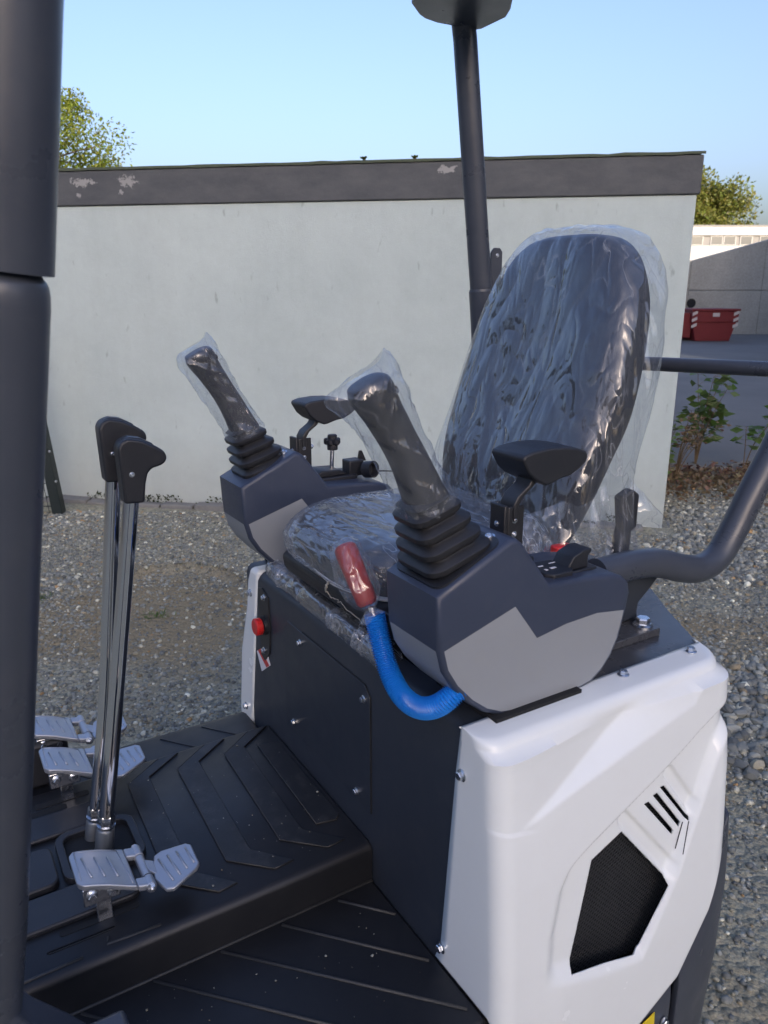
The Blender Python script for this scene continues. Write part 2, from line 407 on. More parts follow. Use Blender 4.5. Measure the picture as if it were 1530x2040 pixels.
ROCK = rock_shapes(14, 2)
protos = []
for k in range(26):
    o = stone_cloud('stone', [(0, 0, 0)], [1.0], ground, [ROCK[k % 14]], True); protos.append(o)
for i, (x, y, z, r) in enumerate(big[:300]):
    if i < 26: o = protos[i]
    else: o = protos[i % 26].copy(); COL.objects.link(o); o.parent = ground
    o.location = (x, y, z + r * .1); o.scale = (r,) * 3; o.rotation_euler = (rng.normal(0, .2), rng.normal(0, .2), rng.uniform(0, 6.3))
for o in protos[len(big):]: bpy.data.objects.remove(o)

# asphalt yard behind the garage corner
m, t, b = NT('worn_asphalt'); n = noise_tex(t, .45, 6, .6); n2 = noise_tex(t, 90, 4, .7)
c = mixc(t, ramp(t, n.outputs[0], [(.35, 0.0), (.7, 1.0)]).outputs[0], (.105, .112, .112), (.152, .160, .158))
c = mixc(t, 1.0, c, ramp(t, n2.outputs[0], [(.3, .8), (.7, 1.2)]).outputs[0], 'MULTIPLY')
t.links.new(c, b.inputs['Base Color']); b.inputs['Roughness'].default_value = .8; bump(t, b, n2.outputs[0], .5, .004)
M['asphalt'] = m
ab_ = MB()
edge = [(2.2 + .35 * i, 7.35 + .12 * math.sin(i * 1.9) + .1 * rng.normal()) for i in range(0, 48)]
far_ = [(x * 1.0 + (0 if i else 0), 30.95 if x > 1 else 30.95) for i, (x, y) in enumerate(edge)]
ab_.rings([[(x, y, .045) for x, y in edge], [(x * 1.25, 14, .045) for x, y in edge], [(x * 1.9, 30.9, .045) for x, y in edge]], closed=False)
ab_.rings([[(x, y, .045) for x, y in edge], [(x, y - .09, -.03) for x, y in edge]], closed=False)
tag(ab_.build('asphalt_yard', 'asphalt'), 'grey worn asphalt yard in front of the concrete wall', 'yard', kind='structure')

# garage with a plastered wall and a dark roof fascia
GW = Vector((2.03, 5.36, 0)); wdv = Vector((-4.66, .772, 0)).normalized(); wn_ = Vector((-wdv.y, wdv.x, 0))   # along the wall to the left; wn_ toward the rear or front
if wn_.y < 0: wn_ = -wn_
gang = math.atan2(wdv.y, wdv.x)
gar = empty('garage', GW, gang, label='long flat roofed garage with a pale plastered wall and a dark roof band', cat='garage')
# local x runs left along the wall, local y: negative is away from the camera (rotated by ~170 degrees)
m, t, b = NT('pale_wall_plaster')
n = noise_tex(t, .9, 6, .6); n2 = noise_tex(t, 26, 5, .7); n3 = noise_tex(t, 160, 4, .65)
c = mixc(t, ramp(t, n.outputs[0], [(.35, 0.0), (.7, 1.0)]).outputs[0], (.455, .532, .522), (.515, .593, .578))
sp = ramp(t, noise_tex(t, 15, 3, .5, stretch=(1, 1, .35)).outputs[0], [(.27, .72), (.34, 1.0)])
c = mixc(t, 1.0, c, sp.outputs[0], 'MULTIPLY')
st_ = ramp(t, noise_tex(t, 2.2, 6, .65, stretch=(1, 1, .10)).outputs[0], [(.42, 1.0), (.68, .94)]); c = mixc(t, 1.0, c, st_.outputs[0], 'MULTIPLY')
bl_ = ramp(t, noise_tex(t, 7, 7, .75).outputs[0], [(.35, .96), (.65, 1.03)]); c = mixc(t, 1.0, c, bl_.outputs[0], 'MULTIPLY')
tcw = N(t, 'TexCoord'); sxyz = N(t, 'SeparateXYZ'); t.links.new(tcw.outputs['Object'], sxyz.inputs[0])
foot = N(t, 'MapRange'); foot.inputs[1].default_value = .02; foot.inputs[2].default_value = .55; foot.inputs[3].default_value = .55; foot.inputs[4].default_value = 0
t.links.new(sxyz.outputs[2], foot.inputs[0])
fm = N(t, 'Math', operation='MULTIPLY'); t.links.new(foot.outputs[0], fm.inputs[0]); t.links.new(n.outputs[0], fm.inputs[1])
c = mixc(t, fm.outputs[0], c, (.42, .38, .30))
t.links.new(c, b.inputs['Base Color']); b.inputs['Roughness'].default_value = .9
bump(t, b, n3.outputs[0], .55, .004); bump(t, b, n2.outputs[0], .35, .006)
M['plaster'] = m
m, t, b = NT('dark_fascia_paint')
n = noise_tex(t, 3.0, 8, .7, stretch=(1, 1, 2.2)); n2 = noise_tex(t, 30, 6, .7)
c = mixc(t, ramp(t, n.outputs[0], [(.3, 0.0), (.72, 1.0)]).outputs[0], (.061, .067, .075), (.108, .114, .120))
tc = N(t, 'TexCoord'); sx = N(t, 'SeparateXYZ'); t.links.new(tc.outputs['Object'], sx.inputs[0])
prev = None
for px, pz, hx, hz in ((4.27, 2.415, .11, .035), (3.93, 2.41, .085, .045), (4.33, 2.33, .03, .025), (3.99, 2.345, .022, .018), (1.62, 2.44, .06, .03), (4.55, 2.40, .05, .012)):
    dx = N(t, 'Math', operation='SUBTRACT'); t.links.new(sx.outputs[0], dx.inputs[0]); dx.inputs[1].default_value = px
    dx2 = N(t, 'Math', operation='DIVIDE'); t.links.new(dx.outputs[0], dx2.inputs[0]); dx2.inputs[1].default_value = hx
    dz = N(t, 'Math', operation='SUBTRACT'); t.links.new(sx.outputs[2], dz.inputs[0]); dz.inputs[1].default_value = pz
    dz2 = N(t, 'Math', operation='DIVIDE'); t.links.new(dz.outputs[0], dz2.inputs[0]); dz2.inputs[1].default_value = hz
    cv = N(t, 'CombineXYZ'); t.links.new(dx2.outputs[0], cv.inputs[0]); t.links.new(dz2.outputs[0], cv.inputs[1])
    ln = N(t, 'VectorMath', operation='LENGTH'); t.links.new(cv.outputs[0], ln.inputs[0])
    sb = N(t, 'MapRange'); t.links.new(ln.outputs['Value'], sb.inputs[0]); sb.inputs[1].default_value = 0; sb.inputs[2].default_value = 1.6; sb.inputs[3].default_value = 1.0; sb.inputs[4].default_value = 0
    ad = N(t, 'Math', operation='MULTIPLY_ADD'); t.links.new(n2.outputs[0], ad.inputs[0]); ad.inputs[1].default_value = 2.6; t.links.new(sb.outputs[0], ad.inputs[2])
    if prev is None: prev = ad
    else:
        mx_ = N(t, 'Math', operation='MAXIMUM'); t.links.new(prev.outputs[0], mx_.inputs[0]); t.links.new(ad.outputs[0], mx_.inputs[1]); prev = mx_
pv = N(t, 'MapRange'); t.links.new(prev.outputs[0], pv.inputs[0]); pv.inputs[1].default_value = 1.86; pv.inputs[2].default_value = 1.92
c = mixc(t, ramp(t, pv.outputs[0], [(.0, 0.0), (1.0, 1.0)]).outputs[0], c, (.30, .30, .295))
t.links.new(c, b.inputs['Base Color']); b.inputs['Roughness'].default_value = .75; bump(t, b, n2.outputs[0], .5, .006)
M['fascia'] = m
M['gtop'] = simple('mossy_roof_edge', (.07, .085, .055), .9, var=.4, vscale=12, bstr=1, bscale=60)
sgn = 1 if (Matrix.Rotation(gang, 3, 'Z') @ Vector((0, 1, 0))).y < 0 else -1     # local +y faces the camera when sgn is 1
def gbox(x0, x1, y0, y1, z0, z1):   # y measured out of the wall toward the camera
    a, b_ = sorted((y0 * sgn, y1 * sgn)); return MB().box((x0, a, z0), (x1, b_, z1))
gbox(0.0, 9.0, -5.5, 0.0, -.1, 2.255).build('wall', 'plaster', gar, bevel=.006)
gbox(-.018, 9.02, -5.52, .018, 2.257, 2.492).build('fascia', 'fascia', gar, bevel=.008)
rb = MB(); nx = 90
rb.rings([[(-.025 + 9.05 * i / nx, sgn * .026, 2.494 + .006 * noise.noise(Vector((i * .7, 0, 0)))) for i in range(nx)],
          [(-.025 + 9.05 * i / nx, sgn * .022, 2.512 + .009 * noise.noise(Vector((i * .9, 3, 0)))) for i in range(nx)],
          [(-.025 + 9.05 * i / nx, sgn * -.25, 2.515 + .012 * noise.noise(Vector((i * .9, 5, 0)))) for i in range(nx)],
          [(-.025 + 9.05 * i / nx, sgn * -5.5, 2.513) for i in range(nx)]], closed=False)
rb.build('roof_edge', 'gtop', gar)
# edging stones along the foot of the wall, with moss between
M['edging'] = simple('weathered_edging_stone', (.20, .20, .19), .85, var=.25, vscale=25, bstr=1, bscale=200)
x = .15
while x < 5.6:
    w = .30 + rng.uniform(-.06, .06); h = .035 + rng.uniform(-.012, .012)
    p0 = MB(); dy = rng.uniform(-.012, .012)
    p0.box((-w/2, -.05, -.06), (w/2, .05, h))
    o = p0.build('edging_stone', 'edging', gar, bevel=.008)
    o.location = (x + w/2, sgn * (.07 + dy), 0); o.rotation_euler = (rng.normal(0, .04), rng.normal(0, .03), rng.normal(0, .03)); x += w + .02
def leaf_mesh(name, P, Nn, size, mat, parent=None, aspect=.55, cols=None, fold=.25):
    """many small two-face folded leaves as one mesh"""
    P = np.asarray(P); n = len(P); d = np.asarray(Nn, float); d /= np.linalg.norm(d, axis=1, keepdims=True) + 1e-9
    up = rng.normal(0, 1, (n, 3)); s = np.cross(d, up); s /= np.linalg.norm(s, axis=1, keepdims=True) + 1e-9
    u = np.cross(s, d); L = (size * rng.uniform(.6, 1.3, n))[:, None] if np.isscalar(size) else (np.asarray(size))[:, None]
    base, tip = P, P + d * L; mid = P + d * L * .5 - u * L * fold * .5
    l = mid + s * L * aspect * .5 + u * L * fold; r = mid - s * L * aspect * .5 + u * L * fold
    V = np.stack([base, l, tip, r], 1).reshape(-1, 3); i = np.arange(n)[:, None] * 4
    F = np.concatenate([i + [0, 1, 2], i + [0, 2, 3]], 1).reshape(-1, 3)
    me = bpy.data.meshes.new(name); me.vertices.add(len(V)); me.vertices.foreach_set('co', V.ravel().astype(np.float32))
    me.loops.add(F.size); me.loops.foreach_set('vertex_index', F.ravel().astype(np.int32))
    me.polygons.add(len(F)); me.polygons.foreach_set('loop_start', np.arange(0, F.size, 3, dtype=np.int32)); me.polygons.foreach_set('loop_total', np.full(len(F), 3, np.int32))
    me.update(calc_edges=True)
    c = np.ones((n, 4)); k = rng.uniform(.65, 1.35, n)
    c[:, :3] = k[:, None] * (1 + rng.normal(0, .08, (n, 3)))
    at_ = me.color_attributes.new('tint', 'FLOAT_COLOR', 'POINT'); at_.data.foreach_set('color', np.repeat(c, 4, 0).ravel().astype(np.float32))
    me.materials.append(M[mat]); o = bpy.data.objects.new(name, me); COL.objects.link(o)
    if parent: o.parent = parent
    return o
def leafmat(name, col, trans):
    m, t, b = NT(name); at = N(t, 'Attribute'); at.attribute_name = 'tint'
    c = mixc(t, 1.0, col, at.outputs['Color'], 'MULTIPLY')
    t.links.new(c, b.inputs['Base Color']); b.inputs['Roughness'].default_value = .5
    tl = N(t, 'BsdfTranslucent'); c2 = mixc(t, 1.0, trans, at.outputs['Color'], 'MULTIPLY'); t.links.new(c2, tl.inputs[0])
    mx = N(t, 'MixShader'); mx.inputs[0].default_value = .4
    t.links.new(b.outputs[0], mx.inputs[1]); t.links.new(tl.outputs[0], mx.inputs[2]); t.links.new(mx.outputs[0], t.nodes['Material Output'].inputs[0])
    M[name] = m
leafmat('birch_leaf', (.165, .195, .022), (.29, .33, .03)); leafmat('broad_leaf', (.135, .15, .03), (.20, .215, .03))
leafmat('weed_leaf', (.085, .15, .04), (.15, .24, .05)); leafmat('dry_leaf', (.24, .175, .105), (.2, .15, .08)); leafmat('dark_leaf', (.03, .04, .012), (.05, .06, .012))
leafmat('red_leaf', (.16, .10, .075), (.1, .03, .02))
M['bark'] = simple('tree_bark', (.11, .09, .07), .9, var=.35, vscale=12, bstr=1, bscale=40)
M['stem'] = simple('weed_stem', (.14, .10, .055), .8, var=.2)
def tree(name, label, base, height, crown, n_leaf, leaf, lmat, seed, cat='tree', group=None, clump=.30, droop=0.0, n_cl=150):
    """tapered trunk, limbs reaching into an uneven crown, leaf clumps along the twigs"""
    R_ = np.random.default_rng(seed); T = empty(name, base, label=label, cat=cat, group=group)
    (cx, cy, cz), (rx, ry, rz) = crown
    w = MB(); top = (cx, cy, cz + rz * .5)
    trunk = cr([(0, 0, -.2), (cx * .2 + .05, cy * .2, cz * .45), (cx * .7, cy * .7, cz * .85), top], 14)
    w.tube(trunk, list(np.linspace(height * .02, height * .003, 14)), 10)
    centres = []
    for k in range(n_cl):
        v = R_.normal(0, 1, 3); v /= np.linalg.norm(v); rad_ = R_.uniform(.12, 1.0) ** .5
        c = np.array([cx, cy, cz]) + v * np.array([rx, ry, rz]) * rad_ * R_.uniform(.8, 1.12)
        if c[2] < .12 * height: continue
        s = trunk[R_.integers(5, 13)]
        mid = (s * .5 + c * .5) + R_.normal(0, .06, 3) * rx
        w.tube(cr([s, mid, c], 6), list(np.linspace(height * .006, height * .0012, 6)), 5, cap=False)
        centres.append(c)
    w.build('trunk', 'bark', T)
    centres = np.array(centres); idx = R_.integers(len(centres), size=n_leaf)
    sc = clump * min(rx, rz) * R_.uniform(.5, 1.3, len(centres))
    off = R_.normal(0, 1, (n_leaf, 3)); off /= np.linalg.norm(off, axis=1, keepdims=True); off *= (R_.uniform(0, 1, (n_leaf, 1)) ** .5)
    P = centres[idx] + off * sc[idx][:, None] * np.array([1, 1, .8])
    D = off * .6 + R_.normal(0, .6, (n_leaf, 3)); D[:, 2] -= droop
    leaf_mesh('crown', P, D, leaf, lmat, T)
    return T
tree('deciduous_tree', 'yellow green sunlit tree rising behind the dark roof band at the left post', (-7.9, 15.5, 0), 6.5, ((0, 0, 3.5), (3.6, 2.0, 2.15)), 120000, .07, 'birch_leaf', 3, clump=.24, n_cl=200)
tree('deciduous_tree', 'round sunlit tree standing behind the distant white building at the right', (27.5, 80, 0), 13, ((0, 0, 7.4), (8.2, 6, 5.6)), 110000, .34, 'broad_leaf', 5, clump=.26, n_cl=300)
for i in range(2):
    tree('deciduous_tree', ['dark tall tree in the reflection to the left of the yard', 'dark bushy tree beside the neighbouring shed left of the yard'][i], [(-13, 1.0, 0), (-12.5, 6.2, 0)][i], 5.5, ((0, 0, 3.0), (2.6, 2.6, 2.0)), 9000, .22, 'dark_leaf', 20 + i)
# unseen buildings added behind and right of the yard to block the sun
M['unseenw'] = simple('grey_unseen_building_wall', (.30, .29, .27), .8, var=.1)
for i, (x0, x1) in enumerate(((-40, -11), (-10, 19), (20, 49))):
    h = empty('sun_blocker', ((x0 + x1) / 2, -45, 0), label=['left block of the unseen row added behind the yard to shade it', 'middle block of the unseen row added behind the yard to shade it', 'right block of the unseen row added behind the yard to shade it'][i], cat='building', group='added sun blocking row behind the yard')
    hw = (x1 - x0) / 2
    MB().box((-hw, -5, -.2), (hw, 5, 13.6)).build('wall', 'unseenw', h)
    MB().box((-hw - .2, -5.2, 13.601), (hw + .2, 5.2, 13.9)).build('roof', 'fascia', h)
h = empty('shade_hall', (19.5, 11, 0), label='unseen long grey block added right of the yard to shade the asphalt', cat='building')  # unseen block, added to keep sun off the asphalt and concrete wall
MB().box((-6.5, -14, -.2), (6.5, 12.5, 8)).build('wall', 'unseenw', h)
MB().box((-6.7, -14.2, 8.001), (6.7, 12.7, 8.3)).build('roof', 'fascia', h)
h = empty('neighbour_shed', (-14.5, -4.5, 0), label='low dark roofed shed to the left of the yard', cat='building')
MB().box((-2, -4, -.2), (2, 4, 2.4)).build('wall', 'unseenw', h)
MB().prism([(-2.3, 2.4), (2.3, 2.4), (0, 3.6)], 1, -4.3, 4.3).build('roof', 'fascia', h)

# concrete retaining wall with a sloping top
m, t, b = NT('stained_concrete'); n = noise_tex(t, .35, 8, .65); n2 = noise_tex(t, .55, 5, .6, stretch=(1, 1, .12)); n3 = noise_tex(t, 14, 5, .6)
c = mixc(t, ramp(t, n.outputs[0], [(.35, 0.0), (.65, 1.0)]).outputs[0], (.30, .30, .265), (.45, .44, .39))
c = mixc(t, ramp(t, n2.outputs[0], [(.56, 0.0), (.66, .7)]).outputs[0], c, (.10, .105, .095))
c = mixc(t, 1.0, c, ramp(t, n3.outputs[0], [(.3, .85), (.7, 1.12)]).outputs[0], 'MULTIPLY')
t.links.new(c, b.inputs['Base Color']); b.inputs['Roughness'].default_value = .9; bump(t, b, n3.outputs[0], .4, .02)
M['concrete'] = m
cwl = empty('concrete_wall', (14, 31, 0), label='stained grey concrete retaining wall with a top sloping up to the right', cat='wall')
tops = [(-8.5, 1.0), (-2.19, 2.78), (.63, 3.54), (5, 4.75), (9, 5.8)]
for (x0, z0), (x1, z1) in zip(tops[:-1], tops[1:]):
    k = max(1, round((x1 - x0) / 2.9))
    for j in range(k):
        a0, a1 = x0 + (x1 - x0) * j / k, x0 + (x1 - x0) * (j + 1) / k
        za, zb = z0 + (z1 - z0) * j / k, z0 + (z1 - z0) * (j + 1) / k
        MB().prism([(a0 + .006, -.2), (a1 - .006, -.2), (a1 - .006, 1.69 if zb > 1.8 else zb - .02), (a0 + .006, 1.69 if za > 1.8 else za - .02)], 1, 0, .4).build('panel', 'concrete', cwl, bevel=.01)
        if min(za, zb) > 1.8: MB().prism([(a0 + .006, 1.71), (a1 - .006, 1.71), (a1 - .006, zb), (a0 + .006, za)], 1, .006, .4).build('panel', 'concrete', cwl, bevel=.01)
MB().prism([(-8.4, -.2), (8.9, -.2), (8.9, 5.7), (-8.4, .95)], 1, .12, .38).build('core', 'concrete', cwl)
MB().lathe((-2.05, -.01, 1.22), (0, -1, 0), [(0, .17), (.04, .17)], 20).build('pipe_shade_disc', 'hollow', cwl)  # solid dark disc; the pipe's inner shade is put into its colour
# red skip
M['skipred'] = simple('worn_red_paint', (.15, .015, .018), .5, var=.2, vscale=5); M['skipwhite'] = simple('white_reflective_tape', (.48, .46, .45), .5)
sk = empty('skip_container', (11.0, 26.5, .05), math.radians(2), label='red metal skip with red and white striped corners by the concrete wall', cat='skip')
MB().prism([(-.55, 0), (.62, 0), (.80, .62), (-.70, .62)], 1, -.05, 1.2).build('body', 'skipred', sk, bevel=.02)
MB().box((-.74, -.09, .62), (.84, 1.24, .98)).build('upper_body', 'skipred', sk, bevel=.015)
MB().box((-.77, -.13, .98), (.87, 1.27, 1.05)).build('rim', 'skipred', sk, bevel=.015)
for x0 in (-.74, .66):
    st = MB()
    for k in range(3): st.prism([(x0, .42 + k*.2), (x0 + .17, .5 + k*.2), (x0 + .17, .6 + k*.2), (x0, .52 + k*.2)], 1, -.105, -.094)
    st.build('warning_stripe', 'skipwhite', sk)
MB().box((-.05, -.10, .80), (.18, -.093, .92)).build('plate', 'skipwhite', sk)
MB().box((-.98, .1, .1), (-.66, 1.0, .92)).build('side_hopper', 'skipred', sk, bevel=.02)
# distant white building
M['bwhite'] = simple('white_render', (.40, .395, .385), .8, var=.05); M['bband'] = simple('grey_panel_band', (.20, .195, .19), .7)
m, t, b = NT('window_glass'); setin(b, Base_Color=(.05, .07, .09, 1), Roughness=.15); b.inputs['Specular IOR Level'].default_value = .5; M['glass'] = m
wb = empty('flat_roofed_building', (28, 62, 0), label='long low white building with a row of windows beyond the concrete wall', cat='building')
MB().box((-16, 0, -.2), (26, 10, 5.04)).build('wall', 'bwhite', wb)
MB().box((-16, .12, 5.05), (26, 9.9, 5.74)).build('window_band', 'bband', wb)
MB().box((-16.2, -.1, 5.75), (26.2, 10, 6.40)).build('roof_parapet', 'bwhite', wb, bevel=.03)
MB().box((-16.3, -.16, 6.402), (26.3, 10.1, 6.50)).build('roof_trim', 'bband', wb)
for k in range(26):
    x0 = -14.6 + k * 1.25 + (.25 if k % 3 == 0 else 0)
    fr = MB().box((x0, .04, 5.07), (x0 + .95, .119, 5.72)).build('window', 'bwhite', wb)
    MB().box((x0 + .07, .03, 5.12), (x0 + .88, .039, 5.68)).build('pane', 'glass', fr)

# mesh fence against the garage wall, left
M['fence'] = simple('dark_green_coated_steel', (.012, .020, .020), .5)
fe = empty('mesh_fence', (-2.5, 5.70, 0), label='dark green wire mesh fence post and panel at the left of the garage wall', cat='fence')
tilt = Vector((-.13, .05, 1.14)).normalized()
def fpt(s, out=0): return Vector((0, 0, -.05)) + tilt * s + Vector((out, 0, 0))
pb = MB(); pb.tube([fpt(0), fpt(1.55)], .055, 4); pb.build('post', 'fence', fe, bevel=.004)
for s in (.32, .55, .72, .95, 1.15, 1.4): bolt(fe, fpt(s) + Vector((.05, -.05, 0)), (.6, -.8, 0), .010, 'dome', 'clip')
for k in range(7):
    MB().tube([fpt(.12 + k * .18, -.02) + Vector((0, -.03, 0)), fpt(.12 + k * .18, -.02) + Vector((-1.3, -.10, 0))], .004, 6).build('wire', 'fence', fe)
for k in range(24):
    MB().tube([fpt(.06, -.06 - k * .05) + Vector((0, -.034 - k * .003, 0)), fpt(1.26, -.06 - k * .05) + Vector((0, -.034 - k * .003, 0))], .0028, 5).build('wire', 'fence', fe)

# weeds by the garage corner
def weed(loc, h, label, n_st, lmat, leaf, seed, group=None, name='weed_plant', bare=.2, spread=.28, single=False):
    R_ = np.random.default_rng(seed); T = empty(name, loc, label=label, cat='plant', group=group); w = MB(); P, D, Z = [], [], []
    for k in range(n_st):
        a = R_.uniform(0, 6.3); hh = h * R_.uniform(.55, 1.0); sp_ = spread * R_.uniform(.3, 1)
        c = cr([(0, 0, -.03), (math.cos(a) * sp_ * .3, math.sin(a) * sp_ * .3, hh * .5), (math.cos(a) * sp_, math.sin(a) * sp_, hh)], 10)
        w.tube(c, list(np.linspace(.006, .0018, 10)), 5, cap=False)
        for j in range(3, 10):
            if j < 10 * bare: continue
            for q in range(3):
                b_ = R_.uniform(0, 6.3); d = np.array([math.cos(b_), math.sin(b_), R_.uniform(-.1, .6)])
                tip = c[j] + d * R_.uniform(.02, .07) * h
                w.tube([c[j], tip], .0013, 4, cap=False)
                P.append(tip); D.append(d + [0, 0, -.3]); Z.append(leaf * R_.uniform(.6, 1.2))
    w.build('stem', 'stem', T, smooth=180)
    if not single: leaf_mesh('leaf', P, D, Z, lmat, T, aspect=.5)['kind'] = 'stuff'; return T
    lp = [leaf_mesh('leaf', np.zeros((1, 3)), np.array([[1., 0, 0]]), np.array([1.0]), lmat, T, aspect=.5, fold=.18) for _ in range(12)]
    for i, (p_, d_, z_) in enumerate(zip(P, D, Z)):
        o = lp[i] if i < 12 else lp[i % 12].copy()
        if i >= 12: COL.objects.link(o); o.parent = T
        o.location = p_; o.rotation_euler = Vector(d_).to_track_quat('X', 'Z').to_euler(); o.scale = (z_,) * 3
    return T
weed((3.02, 7.3, .02), .95, 'tall green leafy weed growing beside the asphalt, right of the seat', 8, 'weed_leaf', .13, 41, bare=.4, spread=.36, single=True)
weed((2.30, 6.35, .0), .80, 'bright green bushy weed growing against the garage corner', 14, 'weed_leaf', .07, 42, bare=.25, single=True)
weed((3.42, 7.15, .02), .75, 'sparse green weed with a bare leaning stem near the roll bar', 3, 'weed_leaf', .13, 43, bare=.5, spread=.4, single=True)
weed((2.62, 6.75, .0), .62, 'dry brown weed stalks between the green weeds', 12, 'dry_leaf', .06, 44, bare=.6, spread=.4)
for i, (sx_, hh) in enumerate(((1.85, .022), (1.50, .018))):
    w_ = weed(gar.matrix_basis @ Vector((sx_ + .35, sgn * -.03, 2.52)), hh, ['tiny yellow green sprig on the garage roof edge, left of the far post', 'tiny sprig on the garage roof edge nearest the far post'][i], 9, 'birch_leaf', .014, 60 + i, 'sprigs on the garage roof edge', bare=.1, spread=.03)
n = 2600; P = np.stack([rng.uniform(2.1, 4.2, n), 6.75 + rng.normal(0, .33, n), np.zeros(n)], 1); P[:, 2] = [ground_z(x, y) + rng.uniform(0, .05) for x, y, _ in P]
tag(leaf_mesh('leaf_litter', P, rng.normal(0, 1, (n, 3)) * [1, 1, .35], .055, 'dry_leaf'), 'brown dead leaves and grass along the asphalt edge', 'litter', kind='stuff')
n = 350; P = np.stack([3.35 + rng.normal(0, .35, n), 7.0 + rng.normal(0, .14, n), np.zeros(n)], 1); P[:, 2] = [ground_z(x, y) + rng.uniform(0, .08) for x, y, _ in P]
tag(leaf_mesh('red_ground_cover', P, rng.normal(0, 1, (n, 3)) * [1, 1, .5], .05, 'red_leaf'), 'reddish low ground cover beside the asphalt', 'ground cover', kind='stuff')
n = 1500; xx = rng.uniform(.2, 5.5, n); zz = rng.uniform(.0, .06, n) * (.4 + .9 * np.array([noise.noise(Vector((v * 2.2, 0, 0))) > .05 for v in xx]))
P = np.array([gar.matrix_basis @ Vector((v, sgn * rng.uniform(.0, .05), z)) for v, z in zip(xx, zz)])
tag(leaf_mesh('moss', P, rng.normal(0, 1, (n, 3)) + [0, 0, .5], .025, 'dark_leaf'), 'dark moss and grass tufts along the foot of the garage wall', 'moss', kind='stuff')
P = []
for cx_, cy_ in ((-1.93, 3.98), (-1.2, 3.75), (2.0, 2.3), (-.6, 4.9)):
    for k in range(60): P.append((cx_ + rng.normal(0, .04), cy_ + rng.normal(0, .03), .0))
P = np.array(P); P[:, 2] = [ground_z(x, y) + .004 for x, y, _ in P]
tag(leaf_mesh('grass_tuft', P, rng.normal(0, .6, (len(P), 3)) + [0, 0, .8], .03, 'weed_leaf', aspect=.12), 'small grass tufts sprouting from the gravel', 'grass', kind='stuff')

# ================================================================== MINI EXCAVATOR
# local axes: x runs to the rear, y to the operator's left-hand far side, z up; the front panel is the plane x = 0
ORG, RZ = Vector((-.108, 1.436, 0)), math.radians(31.6)
X = empty('mini_excavator', ORG, RZ, label='new white and anthracite mini excavator with a film wrapped seat, seen from its open side', cat='excavator')
def MW(p): return Matrix.Rotation(RZ, 4, 'Z') @ Vector(p) + ORG

# undercarriage
M['trackrubber'] = simple('track_rubber', (.02, .02, .021), .75, dust=.5, dustcol=(.2, .18, .15))
for yc in (-.36, .40):
    tr = MB(); prof = [(-.62 + .17 - .17*math.sin(PI*k/10), .175 - .17*math.cos(PI*k/10)) for k in range(11)] + [(.62 - .17 + .17*math.sin(PI*k/10), .175 + .17*math.cos(PI*k/10)) for k in range(11)]
    tr.prism(prof, 1, yc - .09, yc + .09)
    t_ = tr.build('track', 'trackrubber', X)
    lug = MB()
    for k in range(26):
        x0 = -.48 + k * .038; lug.box((x0, yc - .088, .345), (x0 + .02, yc + .088, .362)); lug.box((x0, yc - .088, -.012), (x0 + .02, yc + .088, .0055))
    lug.build('track_lug', 'trackrubber', t_)
MB().box((-.4, -.268, .12), (.42, .308, .28)).build('undercarriage_frame', 'blackmetal', X, bevel=.01)
MB().lathe((.05, .02, .28), (0, 0, 1), [(0, .24), (.14, .24)], 32).build('slewing_ring', 'blackmetal', X)
MB().box((-.92, -.50, .42), (.02, .50, .468)).build('floor_frame', 'blackmetal', X, bevel=.006)
MB().box((.022, -.42, .42), (.53, .40, .90)).build('dark_body_fill', 'hollow', X)  # near-black filler box; the darkness behind the grille is its colour
MB().box((.09, -.478, .425), (.53, -.468, .87)).build('dark_backing', 'hollow', X)  # added near-black backing, hides light seen through the grille

# lower floor with thin ribs
lf = MB().box((-.93, -.53, .470), (-.001, -.160, .502)).build('floor_mat', 'rubber', X, bevel=.006)
def rib(parent, pts, z, w=.0035, h=.003, mat='rubber', name='rib'):
    b = MB(); b.tube([(x, y, z) for x, y in pts], w, 6); o = b.build(name, mat, parent, smooth=180); return o
M['ribw'] = simple('worn_rubber_ridge', (.034, .036, .038), .6, dust=.3, dustcol=(.09, .088, .08), bstr=.4, bscale=500)
for p in ([(-.088, -.178), (-.011, -.266)], [(-.207, -.176), (-.017, -.387)], [(-.326, -.174), (-.018, -.500)], [(-.447, -.172), (-.16, -.475)], [(-.566, -.172), (-.30, -.45)], [(-.69, -.172), (-.45, -.42)]):
    rib(lf, p, .5025, .0032, mat='ribw')
rib(lf, [(-.92, -.1665), (-.004, -.1665)], .503, .003, mat='ribw')
